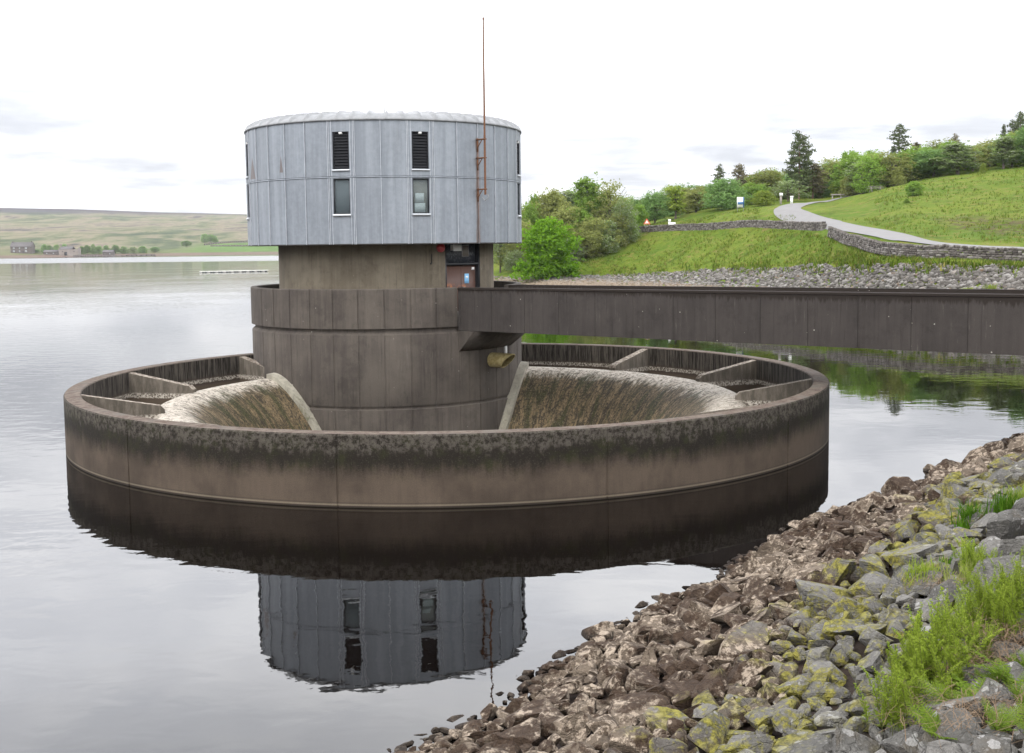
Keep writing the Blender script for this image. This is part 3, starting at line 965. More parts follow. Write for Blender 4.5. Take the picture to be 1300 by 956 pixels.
# ------------------------------------------------------------------ far right bank terrain
# per photo column: distances and heights of the same run of terrain lines
COLS = [
    (380, [450, 470, 490, 500, 510, 530, 550, 580, 700, 900], [0, .8, 1.5, 2, 2.2, 2.5, 3, 4, 5, 6]),
    (500, [300, 312, 325, 330, 336, 345, 356, 370, 450, 600], [0, 1, 1.8, 2.2, 2.6, 3.2, 4, 5, 7, 8]),
    (600, [215, 226, 236, 241, 246, 254, 263, 275, 340, 480], [0, 1, 2, 2.6, 3, 4, 5, 6, 8, 10]),
    (650, [190, 203, 212, 216, 221, 228, 236, 245, 310, 450], [0, 'y353', 2.2, 2.8, 3.4, 4.2, 5, 6, 8, 12]),
    (700, [182, 191, 200, 205, 210, 217, 226, 238, 300, 450], [0, 'y350', 2.6, 3.3, 4, 5, 6, 7, 10, 14]),
    (760, [175, 194, 205, 209, 213, 219, 227, 240, 300, 450], [0, 'y350', 'y317', 6.5, 7, 7.5, 8, 9, 12, 16]),
    (820, [165, 184, 211, 214, 219, 225, 233, 245, 300, 450], [0, 'y347', 'y294.5', 9.2, 9.6, 10., 10.6, 11.3, 14, 18]),
    (900, [150, 167, 190, 193, 199, 207, 218, 235, 300, 450], [0, 'y343', 'y292', 9.1, 'y281', 'y274', 12.6, 13.6, 16, 20]),
    (950, [140, 155, 178, 181, 190, 200, 212, 232, 300, 450], [0, 'y341', 'y288', 9.2, 'y274', 'y267.5', 13.2, 14.6, 17, 22]),
    (1000, [130, 144, 165, 178, 190, 198, 212, 235, 300, 450], [0, 'y340', 'y291', 'y278', 'y264', 'y260', 14., 15.6, 18, 24]),
    (1050, [121, 134, 146, 152, 166, 180, 205, 216, 300, 450], [0, 'y338', 'y299', 'y290', 'y278', 'y266.5', 'y257', 'y253', 19, 26]),
    (1075, [116, 128, 133.5, 137, 157, 172, 192, 206, 280, 450], [0, 'y337', 'y307.5', 'y296', 'y283', 'y270', 'y258', 'y250', 18.5, 27]),
    (1100, [111, 120, 124, 127.5, 147, 163, 182, 196, 260, 450], [0, 'y337', 'y315', 'y299.5', 'y287.5', 'y274', 'y259', 'y246', 18, 28]),
    (1125, [107, 114.5, 117, 120.5, 136, 154, 176, 195, 260, 450], [0, 'y336', 'y321', 'y304', 'y292', 'y275', 'y256', 'y240', 20, 30]),
    (1150, [103, 110, 112.5, 115.5, 125, 145, 172, 195, 260, 450], [0, 'y335', 'y326', 'y308', 'y298.5', 'y276', 'y253', 'y234.5', 22, 32]),
    (1200, [98, 105, 108, 111.5, 117, 142, 170, 194, 260, 450], [0, 'y337', 'y329', 'y314.5', 'y309', 'y280', 'y250', 'y227', 24, 36]),
    (1300, [93, 100.5, 103.5, 107, 112, 135, 162, 190, 260, 450], [0, 'y340', 'y334.5', 'y318', 'y314.5', 'y280', 'y245', 'y217.5', 26, 40]),
    (1500, [86, 94, 97, 100, 106, 130, 160, 190, 260, 450], [0, 4, 4.6, 5.5, 5.8, 10.5, 15.5, 20.5, 28, 44]),
    (1900, [72, 80, 84, 87, 93, 118, 150, 190, 260, 450], [0, 4, 4.6, 5.5, 5.8, 11, 17, 23, 30, 46]),
    (2600, [58, 66, 70, 73, 79, 105, 140, 190, 260, 450], [0, 4, 4.6, 5.5, 5.8, 11, 17, 23, 30, 46]),
]
cpx = np.array([c[0] for c in COLS], float)
CD = np.array([[c[1][0] - 22] + c[1] for c in COLS], float)
CZ = np.array([[-6.] + [(at(c[0], float(v[1:]), d)[2] if isinstance(v, str) else v) for d, v in zip(c[1], c[2])] for c in COLS], float)
gpx = np.arange(380, 2601, 5.)
GD = np.array([np.interp(gpx, cpx, CD[:, k]) for k in range(CD.shape[1])]).T
GZ = np.array([np.interp(gpx, cpx, CZ[:, k]) for k in range(CZ.shape[1])]).T
ker = np.hanning(9); ker /= ker.sum()
for Aq in (GD, GZ):
    for k in range(Aq.shape[1]):
        Aq[:, k] = np.convolve(np.pad(Aq[:, k], 4, 'edge'), ker, 'valid')


def colprof(px):
    i = min(max((px - 380) / 5., 0), len(gpx) - 1.001); j = int(i); f = i - j
    return GD[j] * (1 - f) + GD[j + 1] * f, GZ[j] * (1 - f) + GZ[j + 1] * f


def hum(x, y):
    """uneven ground of the grass slopes"""
    return .35 * mnoise.noise(Vector((x * .06, y * .06, 3))) + .16 * mnoise.noise(Vector((x * .22, y * .22, 9)))


def gz(px, d):
    D, Z = colprof(px)
    return float(np.interp(d, D, Z))


def humw(s):
    """where along the terrain run the humps apply: not on the stone bank, wall and road"""
    return float(np.interp(s, [0, 2.1, 2.6, 2.9, 3, 5, 5.6, 11], [0, 0, 1, 0, 0, 0, 1, 1]))


def ground(px, d):
    D, Z = colprof(px)
    s = float(np.interp(d, D, np.arange(len(D))))
    x = (px - PX) / F * d
    return (x, d, float(np.interp(d, D, Z)) + hum(x, d) * humw(s))


sub = {0: 2, 1: 6, 2: 10, 3: 2, 4: 4, 5: 12, 6: 12, 7: 10, 8: 8, 9: 8}
V = []; tcol = []
for px in gpx:
    D, Z = colprof(px)
    for k in range(10):
        for q in range(sub[k]):
            tcol.append(k + q / sub[k])
        if px == gpx[0]: pass
    tcol.append(10)
    break
for px in gpx:
    D, Z = colprof(px)
    for s in tcol:
        d = float(np.interp(s, np.arange(11), D)); zz = float(np.interp(s, np.arange(11), Z))
        x = (px - PX) / F * d
        V.append((x, d, zz + hum(x, d) * humw(s)))
nr = len(tcol); Fq = []
for i in range(len(gpx) - 1):
    for k in range(nr - 1): Fq.append((i * nr + k, (i + 1) * nr + k, (i + 1) * nr + k + 1, i * nr + k + 1))


def grass_material(name, ca, cb, cc, far=False):
    m, t = material(name)
    p = t.pos(); x, y, z = t.sep(p)
    n1 = t.noise(p, .07, 4, .6); n2 = t.noise(t.scale(p, (1, 1, 2)), .5, 5, .7, .6); n3 = t.noise(p, 3.2, 4, .8)
    c = t.mix(t.ss(t.m('ADD', t.m('MULTIPLY', n1, .5), t.m('MULTIPLY', n2, .5)), .38, .62), ca, cb)
    c = t.mix(t.m('MULTIPLY', t.ss(n2, .52, .66), .8), c, cc)
    dkp = t.ss(t.noise(p, .18, 5, .7, 1.), .52, .66)
    c = t.bright(c, t.m('MULTIPLY_ADD', dkp, -.32, 1.05))
    c = t.bright(c, t.m('MULTIPLY_ADD', n3, 1.0, .5))
    return m, t, c, p, n2, n3


m, t, c, p, n2, n3 = grass_material('hill_grass', (.074, .125, .012), (.128, .163, .019), (.160, .135, .045))
x, y, z = t.sep(p)
# dead bracken patch on the right hand slope
hx, hy, hz = ground(1262, 133)
dd = t.N('ShaderNodeVectorMath', operation='DISTANCE'); t.put(dd.inputs[0], t.scale(p, (1, .45, 0))); dd.inputs[1].default_value = (hx, hy * .45, 0)
br = t.m('MULTIPLY', t.ss(t.m('ADD', dd.outputs['Value'], t.m('MULTIPLY_ADD', n2, 9, -4.5)), 6.5, 3.5), t.ss(t.noise(p, .8, 4, .7), .40, .58))
c = t.mix(t.m('MULTIPLY', br, .85), c, (.085, .062, .035))
# stony ground on the bank below
st = t.ss(t.m('ADD', z, t.m('MULTIPLY_ADD', t.noise(p, .25, 4, .7), 1.2, -.6)), 2.9, 2.2)
t.out(t.pbsdf(c, 1, 0, t.bump(t.m('ADD', t.m('MULTIPLY', n3, .6), n2), .8, .5), spec=.1))
M_GRASS = m
me = mesh_np('hillside', V, np.array(Fq), True)
if me.polygons[len(me.polygons) // 2].normal.z < 0: me.flip_normals()
tag(link('hillside', me, M_GRASS), kind='structure', label='green grassy hillside sloping down to the reservoir')

# road on the hillside
m, t = material('road_asphalt')
p = t.pos(); n = t.noise(p, .8, 4, .6); n2 = t.noise(p, 25, 2)
t.out(t.pbsdf(t.bright(t.mix(n, (.135, .13, .126), (.20, .193, .188)), t.m('MULTIPLY_ADD', n2, .3, .85)), .9)); M_ROAD = m
RD = [(1560, 103), (1440, 105), (1300, 109.5), (1250, 111), (1200, 114.3), (1170, 116.8), (1150, 120), (1125, 127), (1100, 136.5), (1077, 146), (1052, 158), (1028, 168), (1010, 178), (1000, 186), (1001, 193), (1012, 200), (1035, 206), (1060, 211), (1085, 216), (1105, 222)]
pts = [Vector(((a - PX) / F * d, d, 0)) for a, d in RD]
# resample with a smooth curve
crv = []
for i in range(len(pts) - 1):
    p0, p1, p2, p3 = pts[max(i - 1, 0)], pts[i], pts[i + 1], pts[min(i + 2, len(pts) - 1)]
    for k in range(5):
        u = k / 5
        crv.append(.5 * ((2 * p1) + (p2 - p0) * u + (2 * p0 - 5 * p1 + 4 * p2 - p3) * u * u + (3 * p1 - p0 - 3 * p2 + p3) * u ** 3))
crv.append(pts[-1])
V = []; Fq = []
ncr = 5
for i, q in enumerate(crv):
    d = (crv[min(i + 1, len(crv) - 1)] - crv[max(i - 1, 0)]).normalized(); nn = Vector((-d.y, d.x, 0))
    wd = 1.9
    if q.y > 160: wd = 2.2
    for k in range(ncr):
        o = q + nn * wd * (k / (ncr - 1) * 2 - 1)
        V.append((o.x, o.y, ground(PX + o.x / o.y * F, o.y)[2] + .10))
for i in range(len(crv) - 1):
    for k in range(ncr - 1): Fq.append((i * ncr + k, i * ncr + k + 1, (i + 1) * ncr + k + 1, (i + 1) * ncr + k))
me = mesh_np('road', V, np.array(Fq), True)
if me.polygons[0].normal.z < 0: me.flip_normals()
tag(link('road', me, M_ROAD), kind='structure', label='pale narrow road bending up the grassy hill')

# ------------------------------------------------------------------ dry stone walls
m, t = material('wall_stone')
p = t.coord(); isl = t.island()
c = t.ramp(isl, [(0, (.05, .042, .036)), (.35, (.09, .078, .068)), (.7, (.135, .12, .105)), (1, (.22, .205, .185))])
c = t.bright(c, t.m('MULTIPLY_ADD', t.noise(p, 9, 4, .7), .7, .65))
t.out(t.pbsdf(c, .95, 0, t.bump(t.noise(p, 14, 3), .5, .03))); M_WALL = m


def stone_block(b, c, d, n, sx, sy, sz):
    j = lambda: random.uniform(-.03, .03)
    P = []
    for zz in (0, sz):
        for a, e in ((-1, -1), (1, -1), (1, 1), (-1, 1)):
            q = c + d * (a * sx / 2 + j()) + n * (e * sy / 2 + j())
            P.append((q.x, q.y, c.z + zz + j()))
    b.hexa(P)


def stone_wall(name, path, label, h0, h1):
    P = [Vector(ground(px, d)) for px, d in path]
    fine = []
    for i in range(len(P) - 1):
        p0, p1, p2, p3 = P[max(i - 1, 0)], P[i], P[i + 1], P[min(i + 2, len(P) - 1)]
        for k in range(8):
            u = k / 8
            fine.append(.5 * ((2 * p1) + (p2 - p0) * u + (2 * p0 - 5 * p1 + 4 * p2 - p3) * u * u + (3 * p1 - p0 - 3 * p2 + p3) * u ** 3))
    fine.append(P[-1])
    cum = [0]
    for a, q in zip(fine, fine[1:]): cum.append(cum[-1] + (q - a).length)
    L = cum[-1]
    X = np.array([[q.x, q.y, q.z] for q in fine])

    def pt(s): return Vector([float(np.interp(s, cum, X[:, k])) for k in range(3)])
    body = MB(); cop = MB()
    for cidx in range(5):
        s = random.uniform(0, .3)
        while s < L:
            w = random.uniform(.28, .62)
            hh = h0 + (h1 - h0) * s / L
            ch = hh / 5.6
            q = pt(s + w / 2); q2 = pt(min(s + w / 2 + .2, L + .2)); d = (q2 - q); d.z *= 1
            if d.length < 1e-3: d = pt(L) - pt(L - .3)
            d = Vector((d.x, d.y, 0)).normalized(); n = Vector((-d.y, d.x, 0))
            q.z += -.12 + cidx * ch + random.uniform(-.02, .02)
            stone_block(body, q + n * random.uniform(-.05, .05), d, n, w - .03, .62 - .045 * cidx, ch * random.uniform(.88, 1.0))
            s += w
    s = 0
    while s < L:
        w = random.uniform(.14, .26)
        hh = h0 + (h1 - h0) * s / L
        q = pt(s + w / 2); q2 = pt(min(s + w / 2 + .2, L)); d = q2 - q
        if d.length < 1e-3: d = pt(L) - pt(L - .3)
        d = Vector((d.x, d.y, 0)).normalized(); n = Vector((-d.y, d.x, 0))
        q.z += hh / 5.6 * 5 - .12
        stone_block(cop, q, d, n, w - .02, .46, random.uniform(.16, .30))
        s += w
    e = empty(name, fine[len(fine) // 2])
    body.build('wall_body', M_WALL, e); cop.build('coping', M_WALL, e)
    tag(e, label, 'dry stone wall', 'dry stone walls on the hill')
    return e


stone_wall('dry_stone_wall', [(803, 214), (820, 211), (850, 204), (880, 196), (900, 190.5), (925, 184.5), (950, 178.5), (975, 172), (1000, 165.5), (1025, 158), (1046, 152)], 'far grey stone wall curving over the grass below the bend in the road', 1.1, 1.05)
stone_wall('dry_stone_wall', [(1053, 145), (1064, 139), (1075, 133.5), (1088, 128.5), (1100, 124), (1112, 120.3), (1125, 117), (1150, 112.8), (1175, 110.3), (1200, 108.6), (1250, 106), (1300, 104.0), (1380, 101.7), (1480, 99)], 'long grey stone wall running beside the road down to the stone bank', 1.1, 1.3)

# ------------------------------------------------------------------ rocks
def rock_mesh(name, seed, sub, flat=1.):
    import bmesh
    bm = bmesh.new(); bmesh.ops.create_icosphere(bm, subdivisions=sub, radius=1)
    V = np.array([v.co[:] for v in bm.verts]); Fc = np.array([[v.index for v in f.verts] for f in bm.faces]); bm.free()
    r = np.random.default_rng(seed)
    for k in range(14):
        n = r.normal(size=3); n /= np.linalg.norm(n)
        cc = r.uniform(.34, .74)
        d = V @ n
        V = V - np.outer(np.maximum(d - cc, 0) * .985, n)
    for i, v in enumerate(V):
        q = Vector(v)
        V[i] = v * (1 + .06 * mnoise.noise(q * 1.7 + Vector((seed, 0, 0))) + (.05 * mnoise.noise(q * 4.5 + Vector((0, seed, 0))) if sub > 1 else 0) + (.022 * mnoise.noise(q * 11 + Vector((0, seed, 3))) if sub > 3 else 0))
    V = V * np.array([1, r.uniform(.62, .9), r.uniform(.42, .68) * flat])
    V /= np.abs(V[:, 0]).max()
    return V, Fc


def rock_material(name, near):
    m, t = material(name)
    p = t.pos(); x, y, z = t.sep(p)
    rnd = t.island() if not near else t.objrand()
    g = t.coord()
    v1 = t.noise(p, 2.2, 4, .65); v2 = t.noise(p, 11, 4, .7); v3 = t.noise(p, 45, 3, .7)
    # dry pale-grey stone
    grey = t.mix(rnd, (.10, .095, .086), (.185, .176, .162))
    grey = t.bright(grey, t.m('MULTIPLY_ADD', v2, .9, .55))
    grey = t.mix(t.m('MULTIPLY', t.ss(v1, .52, .66), .5), grey, (.12, .095, .066))
    wl = t.m('LESS_THAN', t.m('ADD', t.vor(p, 6.5), t.m('MULTIPLY_ADD', v3, .3, -.15)), t.m('MULTIPLY', t.ss(v1, .44, .62), .46))
    grey = t.mix(t.m('MULTIPLY', wl, .85), grey, (.34, .33, .315))
    wl2 = t.m('LESS_THAN', t.m('ADD', t.vor(p, 17), t.m('MULTIPLY_ADD', v3, .3, -.15)), .26)
    grey = t.mix(t.m('MULTIPLY', wl2, .5), grey, (.25, .24, .225))
    # stained stone of the drawdown zone
    br = t.mix(rnd, (.085, .062, .043), (.19, .15, .112))
    br = t.bright(br, t.m('MULTIPLY_ADD', v2, .8, .6))
    pale = t.m('MULTIPLY', t.ss(t.m('ADD', t.m('MULTIPLY', v2, .6), t.m('MULTIPLY', v1, .4)), .50, .56), t.ss(t.sep(t.N('ShaderNodeNewGeometry').outputs['Normal'])[2], -.2, .35))
    br = t.mix(t.m('MULTIPLY', pale, .85), br, (.40, .325, .25))
    dk = t.ss(t.m('ADD', t.m('MULTIPLY', t.noise(p, 6, 5, .75), .42), t.m('MULTIPLY', t.noise(p, .75, 4, .6), .58)), .485, .54)
    br = t.mix(t.m('MULTIPLY', dk, .9), br, t.mix(v2, (.020, .011, .006), (.060, .034, .020)))
    zz = t.m('ADD', z, t.m('ADD', t.m('MULTIPLY_ADD', t.noise(p, .8, 3), .9, -.45), t.m('MULTIPLY_ADD', rnd, .3, -.15)))
    c = t.mix(t.ss(zz, 1.22, 1.55), br, grey)
    # yellow-green moss just above top water level
    ms = t.m('MULTIPLY', t.m('MULTIPLY', t.ss(zz, 1.18, 1.42), t.ss(zz, 1.98, 1.65)), t.ss(t.m('ADD', t.m('MULTIPLY', v1, .6), t.m('MULTIPLY', v2, .4)), .452, .56))
    mc = t.mix(t.ss(v2, .35, .65), (.06, .058, .009), (.25, .225, .036))
    c = t.mix(t.m('MULTIPLY', ms, .9), c, mc)
    wet = t.ss(z, .10, .03)
    c = t.mix(t.m('MULTIPLY', wet, .8), c, (.012, .008, .006))
    crk = t.ss(t.vor(t.mix(.12, p, t.noise(p, 3, 3, out='Color')), 5.5, feature='DISTANCE_TO_EDGE'), 0., .05)
    lay = t.noise(t.scale(p, (2, 2, 16)), 2.2, 3, .6)
    h = t.m('ADD', t.m('ADD', t.m('MULTIPLY', v2, 1.3), t.m('MULTIPLY', v3, .6)), t.m('ADD', t.m('MULTIPLY', crk, .35), t.m('MULTIPLY', lay, .8)))
    c = t.bright(c, t.m('MULTIPLY_ADD', v3, .7, .65))
    t.out(t.pbsdf(c, .9, 0, t.bump(h, .9, .05), spec=.25))
    return m


M_ROCK, M_RUBBLE = rock_material('bank_rock', True), rock_material('bank_rubble', False)
P0 = np.array((-.18, 16.7)); BA = np.array((.63758, .77038)); BB = np.array((.77038, -.63758))


def bank(a, b):
    """near bank: a along the water's edge, b up the slope"""
    S = min(max(.31 + .05 * (a + 1) / 10, .30), .37)
    # slight waviness of the shoreline
    b2 = b - float(np.interp(a, [-9, -4, 0, 3.2, 6.6, 9, 11.6, 14.6, 20], [.9, .7, .38, -.05, -.1, -.4, -.75, -.3, 0])) + .10 * math.sin(a * 1.7)
    z = S * b2 + (.055 * (b - 6.5) ** 2 if b > 6.5 else 0)
    if b > 12: z = S * 12 + .055 * 5.5 ** 2 + (b - 12) * .05
    xy = P0 + BA * a + BB * b
    return (xy[0], xy[1], z)


m, t = material('bank_soil')
p = t.pos(); x, y, z = t.sep(p)
n1 = t.noise(p, 3, 5, .75)
c = t.mix(t.ss(z, 1.2, 1.9), t.mix(n1, (.012, .006, .004), (.04, .021, .013)), t.mix(n1, (.02, .015, .009), (.06, .045, .03)))
c = t.mix(t.ss(t.m('ADD', z, t.m('MULTIPLY_ADD', t.noise(p, .6, 3), .8, -.4)), 3.9, 4.5), c, t.mix(n1, (.05, .075, .012), (.12, .13, .03)))
t.out(t.pbsdf(c, 1, 0, t.bump(n1, .8, .1))); M_SOIL = m
V = []; Fq = []
aa = np.concatenate([np.arange(-30, 30, .4), np.arange(30, 90, 3.)]); bb = np.concatenate([np.arange(-12, 12.2, .4), [14, 18, 25, 40, 80]])
for a in aa:
    for b_ in bb:
        q = bank(a, b_); V.append((q[0], q[1], q[2] - .13 + .07 * mnoise.noise(Vector((q[0] * 1.3, q[1] * 1.3, 0)))))
for i in range(len(aa) - 1):
    for k in range(len(bb) - 1): Fq.append((i * len(bb) + k, i * len(bb) + k + 1, (i + 1) * len(bb) + k + 1, (i + 1) * len(bb) + k))
me = mesh_np('embankment', V, np.array(Fq), True)
if me.polygons[0].normal.z < 0: me.flip_normals()
tag(link('embankment', me, M_SOIL), kind='structure', label='brown soil of the stone covered bank')

NP = 16
protoV = [rock_mesh('r', 31 + k, 4) for k in range(NP)]
protoL = [rock_mesh('r', 31 + k, 2) for k in range(NP)]
rock_me = []
for k in range(NP):
    me = mesh_np('rock', *protoV[k], True)
    me.materials.append(M_ROCK)
    try: me.set_sharp_from_angle(angle=R_(17))
    except Exception: pass
    rock_me.append(me)
cand = []
# dart throwing, big stones first
cells = {}


def free(a, b, r):
    ia, ib = int(math.floor(a / .6)), int(math.floor(b / .6))
    for i in range(ia - 2, ia + 3):
        for k in range(ib - 2, ib + 3):
            for (a2, b2, r2) in cells.get((i, k), ()):
                if (a - a2) ** 2 + (b - b2) ** 2 < ((r + r2) * .80) ** 2: return False
    return True


fixed = [(950, 805, .36, 'pale'), (1190, 745, .34, 'g'), (1250, 715, .48, 'flat'), (1155, 790, .36, 'l'), (1275, 560, .55, 'end')]
for rad, tries in ((.44, 60), (.34, 240), (.26, 1400), (.19, 6500), (.145, 12000), (.11, 20000), (.08, 20000)):
    for _ in range(tries):
        a, b_ = random.uniform(-9, 42), random.uniform(-1.2, 10.6) if rad < .19 else random.uniform(-1.2, 13.5)
        if rad < .12 and a > 12: continue
        r = rad * random.uniform(.85, 1.2)
        if a > 14: r *= 1.3
        if b_ < 3.2: r *= .92
        q = bank(a, b_)
        if q[2] < -.12: continue
        if q[2] < .12: r *= .7
        if q[1] < 2.6: continue
        if q[1] < 10 and rad > .26: continue
        if q[1] < 13: r = min(r, .25)
        px, py = project(*q)
        if not (-60 < px < 1420 and py < 1060) and not (rad >= .19 and -300 < px < 3200 and py < 2600): continue
        if free(a, b_, r):
            cells.setdefault((int(math.floor(a / .6)), int(math.floor(b_ / .6))), []).append((a, b_, r))
            dist = math.sqrt(q[0] ** 2 + q[1] ** 2 + (q[2] - EYE) ** 2)
            vis = 1 if (0 <= px <= 1300 and py <= 956) else .02
            cand.append((r / dist * vis, a, b_, r, q))
cand.sort(key=lambda c: -c[0])


def rock_xf(r, q):
    rz = random.uniform(0, 2 * math.pi)
    nrm = Vector((-.30 * BB[0], -.30 * BB[1], 1)).normalized()
    M = nrm.to_track_quat('Z', 'Y').to_matrix().to_4x4() @ Matrix.Rotation(random.gauss(0, .22), 4, 'X') @ Matrix.Rotation(random.gauss(0, .22), 4, 'Y') @ Matrix.Rotation(rz, 4, 'Z')
    s = r * 1.32
    return Matrix.Translation((q[0], q[1], q[2] + r * random.uniform(-.12, .22))) @ M @ Matrix.Diagonal((s, s * random.uniform(.9, 1.15), s * random.uniform(.85, 1.3), 1))


NIND = 298
rock_objs = []
for i, (k_, a, b_, r, q) in enumerate(cand[:NIND]):
    o = bpy.data.objects.new('rock', rock_me[i % NP]); col.objects.link(o)
    o.matrix_world = rock_xf(r, q)
    z = q[2]
    if z < 1.15: lb = 'brown silt stained stone on the lower bank near the water'
    elif z < 1.9: lb = 'stone with yellow green moss in the mossy strip of the bank'
    else: lb = 'grey stone with white lichen spots on the upper bank'
    tag(o, lb, 'rock', 'loose stones covering the near bank')
    rock_objs.append((o, project(*q)))
# the remaining small or distant stones in one object
allV, allF, off = [], [], 0
for i, (k_, a, b_, r, q) in enumerate(cand[NIND:]):
    V_, F_ = protoL[i % NP]
    M = np.array(rock_xf(r, q))
    allV.append(V_ @ M[:3, :3].T + M[:3, 3]); allF.append(F_ + off); off += len(V_)
me = mesh_np('rubble', np.concatenate(allV), np.concatenate(allF), True)
try: me.set_sharp_from_angle(angle=R_(30))
except Exception: pass
tag(link('rubble', me, M_RUBBLE), kind='stuff', label='smaller stones packed between the larger ones on the near bank')
print('near stones', len(cand))

# rubble facing on the far bank
m, t = material('far_rubble_stone')
p = t.pos(); isl = t.island(); x, y, z = t.sep(p)
c = t.ramp(isl, [(0, (.05, .043, .036)), (.4, (.105, .095, .084)), (.75, (.165, .153, .138)), (.92, (.25, .237, .22)), (1, (.13, .085, .05))])
c = t.bright(c, t.m('MULTIPLY_ADD', t.noise(p, 6, 3, .7), .6, .7))
c = t.mix(t.ss(t.m('ADD', z, t.m('MULTIPLY_ADD', isl, .5, -.25)), 1.1, .5), c, (.20, .155, .11))
c = t.mix(t.ss(z, .25, .1), c, (.04, .03, .022))
t.out(t.pbsdf(c, .95)); M_FRUB = m
import bmesh as _b
bm = _b.new(); _b.ops.create_icosphere(bm, subdivisions=1, radius=1)
IV = np.array([v.co[:] for v in bm.verts]); IF = np.array([[v.index for v in f.verts] for f in bm.faces]); bm.free()
allV, allF, off = [], [], 0
for _ in range(17000):
    px = random.uniform(560, 1560)
    D, Z = colprof(px)
    edge = .12 * mnoise.noise(Vector((px * .02, 0, 5))) + .08 * mnoise.noise(Vector((px * .09, 2, 5)))
    s = random.uniform(0.88, 2.0 + edge)
    if px < 690 and s > 1.2 and random.random() < .7: continue
    d = float(np.interp(s, np.arange(11), D)); zz = float(np.interp(s, np.arange(11), Z))
    r = random.uniform(.13, .32) * (1.3 if random.random() < .12 else 1)
    V_ = IV * (1 + rng.normal(0, .16, (len(IV), 1))) * np.array([r * random.uniform(.8, 1.4), r * random.uniform(.7, 1.1), r * random.uniform(.5, .8)])
    a = random.uniform(0, 6.28); ca, sa = math.cos(a), math.sin(a)
    V_ = V_ @ np.array([[ca, sa, 0], [-sa, ca, 0], [0, 0, 1]]) + np.array([(px - PX) / F * d, d, zz + r * .15])
    allV.append(V_); allF.append(IF + off); off += len(IV)
me = mesh_np('far_rubble', np.concatenate(allV), np.concatenate(allF))
tag(link('far_rubble', me, M_FRUB), kind='stuff', label='pale grey rubble facing along the far bank behind the bridge')

# ------------------------------------------------------------------ trees
def leaf_material(name, dark, light, tip=None, trans=.25):
    m, t = material(name)
    p = t.coord(); isl = t.island(); r = t.objrand()
    n = t.noise(p, .55, 3, .6)
    c = t.mix(t.m('MULTIPLY_ADD', isl, .55, t.m('MULTIPLY', t.ss(n, .35, .65), .45)), dark, light)
    if tip: c = t.mix(t.m('MULTIPLY', t.m('GREATER_THAN', isl, .86), .8), c, tip)
    c = t.bright(c, t.m('MULTIPLY_ADD', r, .3, .85))
    d = t.N('ShaderNodeBsdfDiffuse'); t.put(d.inputs[0], c)
    tr = t.N('ShaderNodeBsdfTranslucent'); t.put(tr.inputs[0], c)
    mx = t.N('ShaderNodeMixShader'); mx.inputs[0].default_value = trans
    t.l.new(d.outputs[0], mx.inputs[1]); t.l.new(tr.outputs[0], mx.inputs[2])
    t.out(mx.outputs[0])
    return m


L_GREEN = leaf_material('leaves_green', (0.125, 0.215, 0.035), (0.28, 0.41, 0.085), None, 0.5)
L_FRESH = leaf_material('leaves_fresh', (0.085, 0.19, 0.01), (0.2, 0.36, 0.03), None, 0.5)
L_YELLOW = leaf_material('leaves_yellow_green', (0.17, 0.24, 0.03), (0.33, 0.39, 0.085), None, 0.5)
L_OLIVE = leaf_material('leaves_olive', (0.18, 0.2, 0.058), (0.33, 0.36, 0.12), None, 0.5)
L_GREY = leaf_material('leaves_grey_green', (0.15, 0.21, 0.075), (0.29, 0.36, 0.15), (0.4, 0.41, 0.32), 0.5)
L_BLUE = leaf_material('leaves_blue_green', (0.115, 0.2, 0.06), (0.235, 0.36, 0.125), None, 0.5)
L_PINE = leaf_material('needles_dark', (0.065, 0.09, 0.04), (0.145, 0.175, 0.08), None, 0.3)
L_BROWN = leaf_material('needles_brown', (0.12, 0.115, 0.06), (0.225, 0.2, 0.12), None, 0.3)
M_BARK = plain('bark', (.10, .08, .065), .95, 0, .4, 6)
M_BARKP = plain('pine_bark', (.15, .09, .06), .95, 0, .4, 6)


def leaves(P, size, r, up=.3, aspect=1.6):
    n = len(P)
    d = r.normal(size=(n, 3)); d[:, 2] = np.abs(d[:, 2]) * (1 + up); d /= np.linalg.norm(d, axis=1, keepdims=True)
    a = r.normal(size=(n, 3)); e1 = np.cross(d, a); e1 /= np.linalg.norm(e1, axis=1, keepdims=True); e2 = np.cross(d, e1)
    sz = size * r.uniform(.6, 1.3, (n, 1))
    V = np.stack([P - e1 * sz * aspect * .5, P + e2 * sz * .5, P + e1 * sz * aspect * .5, P - e2 * sz * .5], 1).reshape(-1, 3)
    return V, np.arange(4 * n).reshape(-1, 4)


